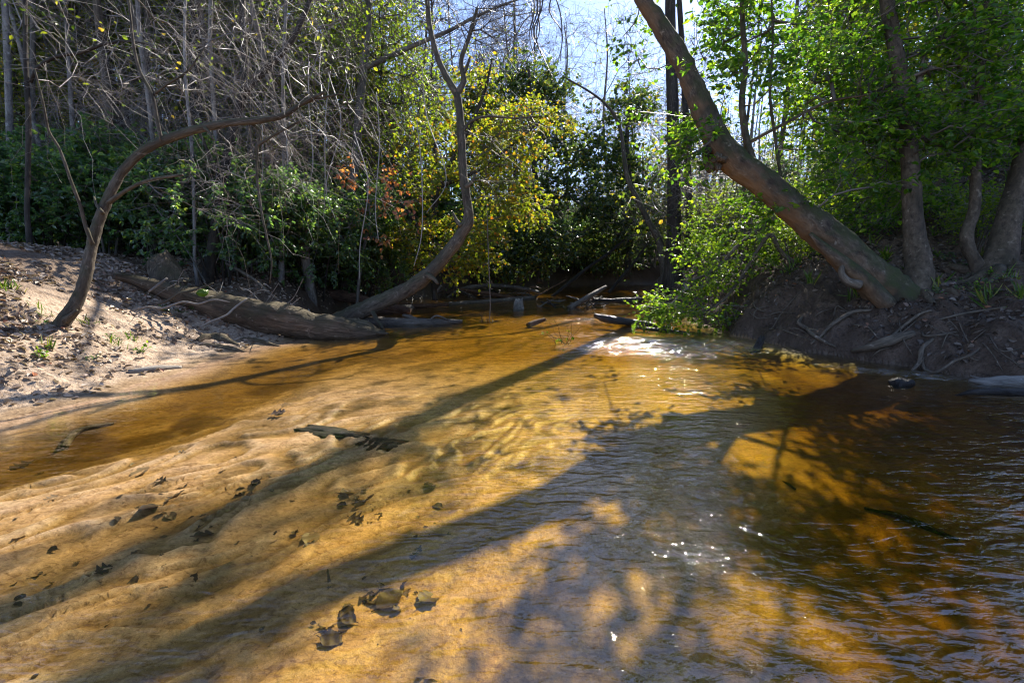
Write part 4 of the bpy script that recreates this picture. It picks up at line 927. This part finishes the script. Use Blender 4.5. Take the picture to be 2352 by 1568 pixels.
# ------------------------------------------------------------------ logs, stumps and driftwood
def log(name, label, rows, s0, s1, mat, cat='log', group=None, rough=.16, sides=16, step=.08, stubs=(), lobes=0):
    st = stem_px(rows, s0, s1, step); b = st[len(st) // 2, :3].copy(); b[2] = st[:, 2].min()
    o = empty(name, b, label, cat, group)
    t = Tubes(); t.add(st[:, :3], st[:, 3], sides); t.build('trunk', mat, b, o, rough, lobes)
    for q, a, c in stubs:
        s = stem_px(q, a, c, .05); t = Tubes(); t.add(s[:, :3], s[:, 3], 8); t.build('branch_stub', mat, b, o, .15)
    return o
BIG = log('fallen_log', 'long rotten fallen log sloping from the sandy bank down into the creek', [(262, 634, 16), (300, 640, 28), (360, 660, 42), (430, 684, 58), (510, 706, 70), (600, 726, 80), (690, 744, 74), (770, 757, 58), (835, 765, 40), (885, 764, 14)], 8.0, 9.9, M['rotten'], rough=.30, sides=26,
          stubs=[([(760, 752, 34), (800, 752, 46), (835, 752, 40), (862, 760, 22)], 9.75, 9.9), ([(820, 735, 14), (838, 748, 12), (850, 762, 8), (892, 766, 5)], 9.8, 9.7)])
lump('moss_clump', M['grass'], at(465, 672, 8.35), (.10, .08, .07), BIG, BIG.location, 5)
log('water_log', 'grey brown log lying level in the water right of the rotten log', [(806, 742, 26), (860, 741, 30), (930, 743, 28), (1000, 741, 20), (1062, 738, 10)], 11.3, 11.5, M['log_grey'], stubs=[([(965, 738, 9), (945, 728, 9), (925, 724, 8)], 11.4, 11.4), ([(985, 737, 5), (1003, 725, 5), (1030, 735, 4)], 11.4, 11.4)])
log('red_log', 'red brown log slanting from under the laurel shrub into the water', [(752, 676, 26), (800, 682, 28), (850, 694, 24), (890, 702, 22), (942, 715, 14)], 14.2, 13.6, M['log_red'], stubs=[([(840, 712, 18), (880, 714, 18), (930, 716, 10)], 13.9, 13.7)])
log('mossy_log', 'wet grey mossy log receding toward the far debris on the left', [(868, 712, 14), (930, 708, 17), (1000, 704, 17), (1080, 697, 15), (1160, 690, 13), (1228, 683, 10)], 14.2, 19.5, M['log_grey'], step=.15)
log('far_log', 'slim brown log half sunk just behind the mossy grey log', [(900, 700, 8), (960, 702, 11), (1030, 699, 10)], 15.6, 15.4, M['log_red'])
log('dark_log', 'black wet log pointing left out of the water near the green shrub', [(1366, 724, 11), (1395, 733, 20), (1430, 738, 18), (1480, 744, 16), (1545, 755, 10)], 11.6, 10.8, M['log_dark'], rough=.22)
log('dark_log', 'second black log mostly awash, right of and below the first black log', [(1462, 752, 7), (1510, 758, 10), (1570, 764, 9), (1640, 768, 5)], 10.5, 10.0, M['log_dark'])
log('drift_log', 'grey leaning log propped on the mid creek debris pile', [(1306, 708, 12), (1335, 692, 14), (1362, 676, 13), (1392, 658, 8)], 15.5, 16.4, M['log_grey'])
log('drift_log', 'crooked brown log lying level right of the debris pile', [(1362, 688, 8), (1400, 690, 10), (1440, 691, 18), (1475, 690, 15)], 16.4, 16.2, M['log_dark'], rough=.3)
log('broken_branch', 'short orange brown log end poking from the water in mid creek', [(1212, 748, 12), (1226, 742, 14), (1252, 733, 9)], 11.4, 11.6, M['log_red'], stubs=[([(1222, 746, 12), (1228, 738, 10)], 11.5, 11.5)])
log('leaning_snag', 'long dead dark trunk slanting up right from the far debris', [(1258, 690, 8), (1300, 655, 9), (1350, 615, 8), (1400, 580, 7), (1440, 545, 5)], 21, 22.5, M['log_dark'])
log('leaning_snag', 'shorter dead dark trunk slanting up right beside the far right bank', [(1398, 672, 9), (1425, 640, 9), (1455, 605, 7), (1490, 555, 5)], 21.5, 22.5, M['log_dark'])
log('arched_branch', 'long bare arched branch over the far left water edge', [(1020, 690, 8), (1060, 665, 10), (1120, 656, 10), (1190, 660, 9), (1240, 672, 7)], 20, 20.4, M['log_grey'])
log('arched_branch', 'lower brown branch under the long arched branch', [(1050, 664, 8), (1110, 672, 9), (1180, 684, 9), (1230, 690, 7)], 19.8, 19.6, M['log_red'])
log('pale_snag', 'pale thin dead stem standing among the far left debris', [(1004, 694, 4), (1003, 672, 5), (1014, 655, 4)], 19, 19, M['drift'])
# debris pile: each branch a thing of its own
for i in range(26):
    px, py = rng.uniform(1258, 1385), rng.uniform(688, 714); a = rng.normal(0, .5); ln = rng.uniform(20, 55)
    s = 15.6 + (714 - py) * .03
    log('pile_branch', 'tangled dead branch in the debris pile in mid creek', [(px - ln / 2, py + a * ln / 2, 3), (px, py + rng.normal(0, 4), 4.5), (px + ln / 2, py - a * ln / 2, 2)], s, s + .3, M['log_dark' if i % 2 else 'log_grey'], 'branch', 'branches of the mid creek debris pile', sides=6, step=.15)
for i in range(34):
    px = rng.uniform(960, 1260); py = rng.uniform(668, 696); a = rng.normal(0, .35); ln = rng.uniform(40, 130)
    s = 19.5 + (690 - py) * .06
    log('bank_branch', 'thin dead branch in the tangle along the far left water edge', [(px - ln / 2, py + a * ln / 2, 2.4), (px, py + rng.normal(0, 7), 3.2), (px + ln / 2, py - a * ln / 2, 1.6)], s, s + .4, M[('log_dark', 'log_grey', 'log_red')[i % 3]], 'branch', 'dead branches along the far left water edge', sides=5, step=.25)
def stump(name, label, px, py, s, rx, h, mat, lean=(0, 0), seed=0, z0=None):
    b = at(px, py, s); 
    if z0 is not None: b[2] = z0
    n, m = 18, 9
    th = np.linspace(0, 2 * math.pi, n, endpoint=False); f = np.linspace(0, 1, m)
    top = h * (.62 + .55 * (fbm(np.stack([np.cos(th) * 1.6 + seed, np.sin(th) * 1.6, 0 * th], -1), 3)) + .18 * np.cos(th - 1))
    r = rx * (1.25 - .45 * f)[:, None] * (1 + .3 * (fbm(np.stack([np.cos(th)[None] * 2 + 0 * f[:, None], np.sin(th)[None] * 2 + 0 * f[:, None], f[:, None] * 1.5 + seed + 0 * th[None]], -1), 3) - .5) * 2)
    zz = f[:, None] * top[None] - .12
    V = np.stack([r * np.cos(th) + lean[0] * zz, r * np.sin(th) + lean[1] * zz, zz], -1).reshape(-1, 3)
    V = np.vstack([V, [[lean[0] * h * .7, lean[1] * h * .7, h * .5]]])
    q = np.arange(m * n).reshape(m, n); q2 = np.roll(q, -1, 1)
    F = np.stack([q[:-1], q2[:-1], q2[1:], q[1:]], -1).reshape(-1, 4); T = np.stack([q[-1], q2[-1], np.full(n, m * n)], -1)
    o = link(name, mesh_np(name, V, [F, T], [mat], smooth=False, attr={'bark': V})); o.location = b
    return tag(o, label, 'stump')
stump('stump', 'small pale grey stump standing in the water in mid creek', 1190, 712, 15.2, .16, .42, M['drift'], z0=0)
stump('stump', 'dark jagged broken stump on the right hillside between two trunks', 2142, 575, 10.5, .26, .85, M['rotten'], seed=4, z0=H(*at(2142, 575, 10.5)[:2]))
o_ = at(382, 640, 8.6)
stump('weathered_stump', 'weathered slanting broken stump on the bank above the fallen log', 385, 632, 8.9, .26, .55, M['rotten'], (-.55, .2), 9)
stump('twig_stump', 'black pointed stub sticking from the water at the foot of the right bank', 1738, 806, 8.35, .07, .34, M['log_dark'], (.35, 0), 2, z0=-.02)
def stone(name, label, cat, c, rad, mat, seed, rough=.4):
    o = lump(name, mat, (0, 0, 0), rad, None, (0, 0, 0), seed, rough); o.location = c; return tag(o, label, cat)
stone('rock', 'black wet rock breaking the water below the right bank', 'rock', on_level(2072, 882) + np.array([0, 0, .01]), (.15, .10, .075), M['log_dark'], 6)
def stick(name, label, rows, mat, lift=.5, cat='stick', group=None, rough=.12, sides=8, water=False):
    """a stick lying on the ground: rows (px, py, width px)"""
    P = []
    for px, py, w in rows:
        p = on_level(px, py, .0) if water else on_land(px, py)
        s = np.dot(p - CAM, [0, math.cos(TILT), -math.sin(TILT)]); r = w / 2 / FPX * s
        P.append((p[0], p[1], p[2] + r * lift, r))
    st = catmull(P, .05); b = st[len(st) // 2, :3].copy()
    t = Tubes(); t.add(st[:, :3], st[:, 3], sides)
    o = t.build(name, mat, b, None, rough); o.location = b
    return tag(o, label, cat, group)
stick('driftwood_stick', 'pale driftwood stick lying on the sand at the left water edge', [(296, 856, 10), (350, 851, 15), (390, 848, 13), (417, 845, 8)], M['drift'])
stick('thin_stick', 'thin dark twig on the sand left of the pale driftwood stick', [(235, 832, 4), (262, 846, 6), (292, 856, 4)], M['root'])
stick('sunken_stick', 'forked grey stick half sunk in the side channel on the left', [(150, 1035, 15), (172, 1003, 14), (205, 988, 11), (262, 975, 6)], M['log_grey'], 1.2)
stick('mud_stick', 'thin pale stick in the wet sand at the left water edge', [(225, 935, 3), (260, 925, 5), (300, 915, 4)], M['drift'])
stick('mud_stick', 'dark stick flat on the wet sand farthest left', [(140, 915, 5), (185, 910, 7), (238, 905, 4)], M['root'])
stick('bark_slab', 'long flat slab of rotten bark on the sand below the fallen log', [(452, 782, 6), (480, 776, 22), (515, 784, 24), (548, 794, 7)], M['rotten'], .1, 'bark slab', rough=.6, sides=14)
stick('bark_slab', 'lower slab of rotten bark beside the wet sand edge', [(458, 794, 5), (490, 796, 14), (530, 803, 15), (562, 808, 5)], M['rotten'], .1, 'bark slab', rough=.6, sides=14)
stick('bark_slab', 'thin bark slab reaching the water below the fallen log', [(545, 779, 5), (580, 783, 15), (610, 790, 12), (642, 796, 4)], M['rotten'], .1, 'bark slab', rough=.6, sides=14)
def air_stick(name, label, rows, s0, s1, mat, cat='stick', group=None, sides=6):
    st = stem_px(rows, s0, s1, .06); b = st[0, :3]
    t = Tubes(); t.add(st[:, :3], st[:, 3], sides); o = t.build(name, mat, b, None, .12); o.location = b
    return tag(o, label, cat, group)
air_stick('propped_stick', 'pale bare stick leaning against the front of the fallen log', [(458, 752, 4), (488, 737, 6), (520, 724, 6), (540, 706, 6), (568, 686, 4)], 8.2, 8.75, M['drift'])
air_stick('propped_stick', 'short pale stick leaning on the upper end of the fallen log', [(342, 670, 6), (362, 655, 7), (385, 638, 5)], 7.9, 8.1, M['drift'])
air_stick('dead_branch', 'bare dead branch lying over the sand in front of the fallen log', [(300, 714, 3), (340, 704, 5), (372, 708, 6), (420, 693, 5), (455, 698, 5), (492, 688, 4), (528, 694, 2)], 7.7, 8.1, M['drift'])
air_stick('dead_branch', 'mossy dead branch across the upper part of the fallen log', [(360, 700, 5), (385, 690, 7), (412, 673, 7), (440, 668, 6), (490, 650, 4)], 8.0, 8.3, M['bark_left'])
air_stick('slanting_vine', 'long thin dark vine slanting down the earth bank to the fallen log', [(520, 605, 8), (580, 640, 8), (640, 690, 7), (700, 728, 5)], 10.5, 9.3, M['root'])
air_stick('leaning_pole', 'thin dead pole slanting down to the bank right of the forked bare tree', [(352, 470, 3), (420, 560, 4), (450, 610, 5), (472, 650, 6)], 10, 9.4, M['bark_grey'])
for i in range(34):
    px, py = rng.uniform(330, 700), rng.uniform(640, 735); py = max(py, 630 + (px - 330) * .12); ln = rng.uniform(20, 70); a = rng.normal(.2, .8)
    s = 8.5 if px < 500 else 9.2
    air_stick('fallen_twig', 'thin pale dead twig strewn around the fallen log', [(px - ln / 2, py + a * ln / 2, 1.8), (px + rng.normal(0, 5), py + rng.normal(0, 7), 2.2), (px + ln / 2, py - a * ln / 2, 1.3)], s, s + rng.normal(0, .25), M['drift'], 'twig', 'dead twigs around the fallen log', 4)

# driftwood at the right edge of the water
log('splintered_log', 'pale splintered driftwood log at the right edge of the water', [(2225, 872, 8), (2262, 876, 22), (2310, 880, 36), (2400, 878, 44)], 5.9, 5.7, M['drift'], rough=.3, stubs=[([(2290, 875, 8), (2250, 868, 5), (2228, 862, 2)], 5.85, 5.9), ([(2300, 890, 7), (2270, 885, 4), (2245, 886, 2)], 5.8, 5.75)])
log('splintered_log', 'dark splintered log awash below the pale driftwood log', [(2194, 908, 3), (2230, 901, 14), (2290, 900, 20), (2400, 902, 20)], 5.4, 5.2, M['log_dark'], rough=.3)

# roots washed out of the right bank
def root(label, rows, dist=None, i=0, w=1.0):
    P = []
    for k, (px, py, wd) in enumerate(rows):
        p = on_land(px, py); s = np.dot(p - CAM, [0, math.cos(TILT), -math.sin(TILT)]); r = w * wd / 2 / FPX * s
        back = .05 + .09 * math.sin(math.pi * k / max(1, len(rows) - 1))
        d = norm(CAM - p); P.append((*(p + d * back), r))
    st = catmull(P, .05); b = st[0, :3].copy(); t = Tubes(); t.add(st[:, :3], st[:, 3], 7)
    o = t.build('exposed_root', M['root'], b, None, .15); o.location = b
    return tag(o, label, 'root', 'roots washed out of the right bank')
root('long root curving down the right bank into the water below the leaning trunk', [(1830, 742, 5), (1850, 752, 8), (1868, 770, 8), (1900, 788, 7), (1920, 796, 5)])
root('root loop arching on the bank left of the leaning trunk foot', [(2000, 712, 6), (1960, 716, 8), (1925, 735, 8), (1900, 755, 7), (1885, 772, 6), (1862, 790, 4)])
root('short hooked root under the root loop on the right bank', [(1842, 728, 6), (1835, 742, 8), (1856, 756, 8), (1878, 758, 5)])
root('thick pale root lying along the foot of the right bank', [(2098, 765, 14), (2060, 776, 22), (2020, 790, 20), (1985, 800, 13), (1958, 806, 9)], w=1.1)
root('forked pale root dropping to the water right of the thick pale root', [(2142, 778, 7), (2118, 800, 10), (2112, 830, 9), (2095, 850, 6), (2078, 866, 4)])
root('thin pale root crossing the dark soil above the forked root', [(2200, 762, 4), (2160, 768, 6), (2125, 772, 6), (2118, 764, 4)])
root('root bending along the water at the right bank below the forked root', [(2115, 815, 7), (2122, 845, 8), (2150, 855, 7), (2190, 830, 6), (2230, 815, 6), (2250, 800, 4)])
root('long straight root running up the right bank toward the upright trunk', [(2050, 770, 6), (2080, 745, 7), (2110, 722, 6), (2140, 712, 5)])
root('faint long root near the top of the right bank below the thick edge trunk', [(2130, 742, 4), (2190, 725, 5), (2250, 714, 5), (2310, 705, 4)])
for i in range(30):
    px = rng.uniform(1660, 2340); f = (px - 1660) / 680; py = 705 + f * 70 + rng.uniform(-20, 85); ln = rng.uniform(25, 80); a = rng.normal(-.1, .9)
    rr = [(px - ln / 2, py + a * ln / 2, 2.0), (px - ln * .1 + rng.normal(0, 8), py + rng.normal(0, 9), 2.6), (px + ln / 2, py - a * ln / 2, 1.6)]
    o = root('thin rootlet tangled on the dark face of the right bank', rr); o.name = 'rootlet'; o['group'] = 'rootlets on the right bank'
# vines, twigs standing in the water
air_stick('hanging_vine', 'thin bare vine hanging to the water right of the Y shaped tree', [(1118, 470, 2), (1121, 560, 2.5), (1124, 640, 2.5), (1126, 700, 2.5), (1124, 740, 2)], 11.6, 11.5, M['twig_brown'], 'vine')
def twig_clump(label, px, py, n, hpx, s, leaves=0):
    b = on_level(px, py, -.05); o = empty('twig_clump', b, label, 'twig'); t = Tubes(); lv = Leaves()
    org = b + rng.normal(0, .10, (n, 3)) * np.array([1, .6, 0]); out = norm(rng.normal(0, .5, (n, 3)) + np.array([0, 0, 1.0]))
    P = twigs(t, org, out, 3, hpx / FPX * s, .005, n=5, spread=.35, grav=-.1)
    t.build('stems', M['twig_dark'], b, o)
    if leaves: leafing(lv, P[:6], leaves, .07); lv.build('foliage', M['leaf_right'], b, o)
twig_clump('small bare twigs with a few green leaves standing in mid creek', 1300, 790, 7, 55, 9.0, 3)
twig_clump('little twig tuft at the tip of the hanging vine', 1126, 742, 4, 30, 11.2)
for i in range(9):
    px = rng.uniform(560, 1000); s = rng.uniform(9.5, 11.5); y0 = rng.uniform(120, 330)
    air_stick('hanging_twig', 'thin pale leafless vine hanging in the thicket above the fallen log', [(px, y0, 2.2), (px + rng.normal(0, 12), y0 + 120, 2.6), (px + rng.normal(0, 18), y0 + 260, 2.4), (px + rng.normal(0, 25), y0 + 340, 1.6)], s, s, M['twig_pale'], 'vine', 'pale vines hanging above the fallen log', 5)
for i in range(7):
    px = rng.uniform(1190, 1300)
    air_stick('overhead_twig', 'thin dark twig hanging into the sky gap from above', [(px + rng.normal(0, 30), -60, 4), (px, 20, 3.4), (px + rng.normal(0, 14), 80, 2.6), (px + rng.normal(0, 20), rng.uniform(110, 190), 1.6)], 8, 8, M['twig_dark'], 'twig', 'twigs hanging into the sky gap', 4)

# ------------------------------------------------------------------ leaves in the water
def leaf_mesh(kind, seed):
    r = np.random.default_rng(seed); n = 30
    t = np.linspace(0, 1, n); w = .30 * np.sin(math.pi * np.clip((t - .16) / .84, 0, 1) ** .85) ** .8 + .012
    if kind == 'oak': w = w * (1 + .48 * np.sin(t * 24 + r.uniform(0, 6))); 
    elif kind == 'tooth': w = w * (1 + .16 * (((t * 11) % 1) - .5))
    elif kind == 'round': w = w * 1.15 * (1 + .12 * np.sin(t * 31))
    cz = r.uniform(-.3, .3); bend = r.uniform(-.25, .25)
    x = t - .5; yb = bend * (t - .5) ** 2; zb = .16 * cz * np.sin(math.pi * t) + .05 * r.normal(0, 1) * (t - .5)
    rows = []
    for k in (-1, -.5, 0, .5, 1):
        wl = w * k * (1 + .1 * r.normal(0, 1))
        rows.append(np.stack([x, yb + wl, zb + .22 * np.abs(k) * w * (1 + cz) + .02 * np.sin(t * 15 + k * 3)], -1))
    V = np.stack(rows, 1); m = 5; q = np.arange(n * m).reshape(n, m)
    F = np.stack([q[:-1, :-1], q[1:, :-1], q[1:, 1:], q[:-1, 1:]], -1).reshape(-1, 4)
    V = V.reshape(-1, 3); 
    return V, F
LM = {}
def leaf_obj(label, px, py, size, kind, mat, ang=None, group=None, lift=.012, tilt=.15, seed=0, level=None):
    key = (kind, mat, seed % 3)
    if key not in LM:
        V, F = leaf_mesh(kind, seed % 3 + len(kind)); LM[key] = mesh_np('dead_leaf', V, [F], [M[mat]])
    p = on_land(px, py) if level is None else on_level(px, py, level)
    s = np.linalg.norm(p - CAM); o = link('dead_leaf', LM[key])
    o.location = p + np.array([0, 0, lift]); o.scale = (size / FPX * s * .82,) * 3
    o.rotation_euler = (rng.normal(0, tilt), rng.normal(0, tilt), rng.uniform(0, 6.28) if ang is None else ang)
    return tag(o, label, 'leaf', group)
W, D_ = 'leaf_wet', 'leaf_dead'
for i, (px, py, sz, k, mt, lab) in enumerate([
    (845, 1361, 95, 'oak', W, 'largest dark lobed leaf in the sunken leaf cluster near the bottom centre'),
    (890, 1352, 70, 'oak', D_, 'brown lobed leaf overlapping the top of the sunken leaf cluster'),
    (892, 1386, 85, 'tooth', W, 'long dark leaf along the lower side of the sunken leaf cluster'),
    (855, 1380, 60, 'tooth', W, 'narrow dark leaf in the middle of the sunken leaf cluster'),
    (982, 1379, 68, 'round', W, 'rounded dark leaf on golden sand right of the sunken leaf cluster'),
    (800, 1411, 46, 'round', W, 'small round leaf just below the sunken leaf cluster'),
    (803, 1428, 48, 'tooth', W, 'toothed leaf touching the small round leaf below the cluster'),
    (750, 1446, 56, 'oak', W, 'upper lobed leaf of the pair lower left of the cluster'),
    (755, 1474, 60, 'tooth', W, 'lower toothed leaf of the pair lower left of the cluster'),
    (968, 1246, 80, 'oak', W, 'big olive lobed leaf sunk in golden water right of centre left'),
    (1015, 1229, 58, 'tooth', W, 'leaf lying against the right side of the big olive leaf'),
    (988, 1119, 46, 'round', W, 'single dark leaf high on the golden sand'),
    (1007, 1166, 36, 'tooth', W, 'small dark leaf under the single dark leaf on golden sand'),
    (800, 1134, 56, 'tooth', W, 'long toothed leaf at the shadow edge in the middle'),
    (832, 1151, 44, 'round', W, 'roundish leaf below the long toothed leaf'),
    (815, 1194, 54, 'oak', W, 'reddish dark lobed leaf below the roundish leaf'),
    (868, 1191, 36, 'oak', W, 'small lobed leaf right of the reddish dark leaf'),
    (712, 1239, 62, 'tooth', D_, 'rust brown toothed leaf on the sand left of the golden water'),
    (625, 1246, 44, 'tooth', D_, 'brown leaf left of the rust brown toothed leaf'),
    (1080, 1459, 74, 'oak', W, 'dark bluish leaf under the blue sky reflection'),
    (985, 1560, 80, 'oak', D_, 'brown leaf cut by the bottom edge of the picture'),
    (590, 1112, 40, 'round', W, 'black upright leaf in the shaded shallow water'),
    (420, 1120, 38, 'oak', W, 'black wet leaf on the sandbar left of the upright leaf'),
    (345, 1168, 44, 'tooth', W, 'long dark leaf on the sandbar ripples'),
    (322, 1090, 50, 'tooth', D_, 'orange tipped leaf on the crest of the sandbar'),
    (420, 1041, 28, 'oak', 'leaf_litter_dark', 'crumpled shining leaf on the upper sandbar edge'),
    (45, 1236, 34, 'round', D_, 'curled brown leaf at the left edge of the picture'),
    (52, 1070, 40, 'oak', W, 'dark purple leaf in the side channel at the left edge'),
    (465, 1231, 44, 'tooth', W, 'dark leaf in the shaded sand ripples'),
    (235, 1314, 34, 'oak', W, 'small black leaf on the lower left sand ripples'),
    (120, 1146, 26, 'oak', D_, 'tiny brown leaf on the sunlit sandbar near the left edge'),
    (812, 1489, 24, 'round', W, 'tiny dark leaf lowest under the sunken leaf cluster')]):
    leaf_obj(lab, px, py, sz, k, mt, seed=i)
leaf_obj('dark leaf floating by a twig in the upper left shallows', 636, 950, 44, 'oak', W, .1, level=.006)
leaf_obj('curled orange leaf floating beside the dark floating leaf', 656, 934, 26, 'round', D_, .3, level=.012, tilt=.5)
for i in range(150):
    px, py = rng.uniform(20, 1150), rng.uniform(1050, 1560)
    if px > 1150 - (py - 1050) * .1: continue
    leaf_obj('little dark leaf scrap on the sandy creek bed', px, py, rng.uniform(5, 18) , ('tooth', 'oak', 'tooth')[i % 3], W if i % 4 else 'leaf_litter_dark', group='leaf scraps on the creek bed', seed=i, lift=.006)
for cx, cy, rx, ry, n in [(860, 1365, 70, 45, 16), (770, 1455, 50, 40, 10), (830, 1165, 60, 45, 14), (990, 1240, 60, 35, 7), (690, 1240, 110, 25, 8), (420, 1150, 160, 60, 14), (560, 1130, 90, 30, 8), (300, 1330, 200, 70, 10)]:
    for i in range(n):
        leaf_obj('middle sized dark leaf sunk among others on the sandy creek bed', cx + rng.normal(0, rx * .6), cy + rng.normal(0, ry * .6), rng.uniform(14, 36), ('oak', 'tooth', 'round', 'tooth')[i % 4], (W, 'leaf_litter_dark', W, D_, W)[i % 5], group='sunken leaves on the creek bed', seed=i, tilt=.3)
stick('sunken_twig', 'short brown twig standing in clear shallow water', [(752, 1310, 8), (757, 1342, 8)], M['root'], 1.5, 'twig')
stick('sunken_twig', 'thin dark twig lying at the lower middle of the sand', [(625, 1440, 3), (640, 1418, 4), (650, 1412, 2)], M['log_dark'], 1.0, 'twig')
stick('sunken_branch', 'long dark branch lying on the bed in deep water on the right', [(1985, 1170, 6), (2060, 1192, 14), (2130, 1222, 16), (2200, 1245, 7)], M['log_dark'], 1.5)
stick('sunken_branch', 'short sunken stick near the glints on the right', [(1790, 1105, 3), (1810, 1116, 7), (1826, 1126, 5)], M['log_dark'], 1.5)
for i, (px, py, rx, ry, lab) in enumerate([(760, 992, .36, .10, 'long dark mat of sunken leaf debris in the golden shallows'), (868, 1018, .26, .13, 'rounded dark mat of debris at the right end of the long debris mat')]):
    o = lump('debris_mat', M['log_dark'], (0, 0, 0), (rx, ry, .028), None, (0, 0, 0), 60 + i, .75, 48); o.location = on_land(px, py); o.rotation_euler = (0, 0, -.25); tag(o, lab, 'debris')
for i, (px, py, r) in enumerate([(1516, 1505, .06), (1466, 1420, .035), (1424, 1468, .03), (1560, 1478, .035)]):
    stone('sunken_weed', ['biggest dark weedy clump under the sun glints', 'small dark clump above the biggest weedy clump', 'small dark clump left of the biggest weedy clump', 'small dark clump at the upper right of the biggest weedy clump'][i], 'weed', on_land(px, py), (r * 1.5, r, r * .3), M['log_dark'], 40 + i, .6)

# ------------------------------------------------------------------ leaf litter, grass, seedlings
def litter(name, label, mat, x0, x1, y0, y1, n, size, dens, side, cat='leaf litter'):
    x, y = rng.uniform(x0, x1, n), rng.uniform(y0, y1, n)
    d = (shoreL(y) - x) if side < 0 else (x - shoreR(y))
    clump = fbm(np.stack([x * 1.3, y * 1.3, 0 * x], -1), 3)
    keep = (d > .12) & (rng.random(n) < dens(d) * sstep(clump, .30, .55))
    x, y = x[keep], y[keep]; z = land(x, y); e = .05
    nx_ = -(land(x + e, y) - land(x - e, y)) / (2 * e); ny_ = -(land(x, y + e) - land(x, y - e)) / (2 * e)
    N = norm(np.stack([nx_, ny_, np.ones_like(x)], -1)); m = len(x)
    T = norm(np.cross(N, rng.normal(0, 1, (m, 3))))
    D = norm(T + N * rng.uniform(-.05, .55, (m, 1)))
    lv = Leaves(); lv.add(np.stack([x, y, z], -1) + N * .008, D, N + rng.normal(0, .35, (m, 3)), size * rng.uniform(.5, 1.3, m), rng.uniform(.2, .42, m))
    return tag(lv.build(name, M[mat], fold=.5), label, cat, kind='stuff')
litter('leaf_litter', 'pale dry leaves strewn over the sandy left bank', 'leaf_dead', -16, -4.5, 1.5, 17, 120000, .078, lambda d: .14 + .86 * sstep(d, .5, 2.2), -1)
litter('leaf_litter', 'dark damp leaves strewn over the right bank', 'leaf_litter_dark', 4.6, 18, 2, 17, 42000, .085, lambda d: .55 + .45 * sstep(d, .6, 1.6), 1)
def blades(name, label, n, x0, x1, y0, y1, h, side, dmin, kind):
    c = np.stack([rng.uniform(x0, x1, n), rng.uniform(y0, y1, n)], 1)
    d = (shoreL(c[:, 1]) - c[:, 0]) if side < 0 else (c[:, 0] - shoreR(c[:, 1]))
    c = c[d > dmin]; k = 14; p = np.repeat(c, k, 0) + rng.normal(0, .05, (len(c) * k, 2)); z = land(p[:, 0], p[:, 1]); m = len(p)
    D = norm(rng.normal(0, .45, (m, 3)) + np.array([0, 0, 1])); N = norm(rng.normal(0, 1, (m, 3)))
    lv = Leaves(); lv.add(np.stack([p[:, 0], p[:, 1], z], -1), D, N, h * rng.uniform(.4, 1.2, m), np.full(m, .045))
    return tag(lv.build(name, M[kind], fold=.3), label, 'grass', kind='stuff')
blades('grass', 'sparse grass blades on top of the right bank', 70, 6, 13, 6.5, 12, .30, 1, 1.3, 'grass')
blades('grass', 'thin grass wisps at the left edge of the sandbank', 18, -7.5, -5.4, 4.6, 7, .16, -1, .9, 'grass')
def seedling_mesh(k, seed):
    global rng
    P0 = np.zeros((k, 3)); out = norm(rng.normal(0, .6, (k, 3)) + np.array([0, 0, 1.0])); t = Tubes(); lv = Leaves()
    P = twigs(t, P0, out, 2, .22, .0022, n=4, spread=.4); leafing(lv, P, 4, .06, up=1.0); return t, lv
SD = []
for i in range(3):
    t, lv = seedling_mesh(5, i); a = t.build('stems', M['twig_brown']); b = lv.build('foliage', M['leaf_laurel' if i else 'leaf_right']); SD.append((a, b))
first = [True] * 3
spots = [(rng.uniform(330, 480), rng.uniform(655, 720)) for _ in range(26)] + [(rng.uniform(60, 330), rng.uniform(650, 830)) for _ in range(5)] + [(rng.uniform(2130, 2340), rng.uniform(560, 680)) for _ in range(26)] + [(rng.uniform(1800, 2050), rng.uniform(560, 640)) for _ in range(8)]
for i, (px, py) in enumerate(spots):
    p = on_land(px, py); k = i % 3
    right = px > 1200
    o = empty('seedling', p, 'small green seedling among the leaves on the right bank top' if right else 'small green seedling on the sand in front of the fallen log', 'seedling', 'seedlings on the right bank' if right else 'seedlings on the left bank', rng.uniform(0, 6))
    o.scale = (rng.uniform(.35, .7),) * 3
    for q in SD[k]:
        c = q if first[k] else q.copy()
        if not first[k]: COL.objects.link(c)
        c.parent = o
    first[k] = False
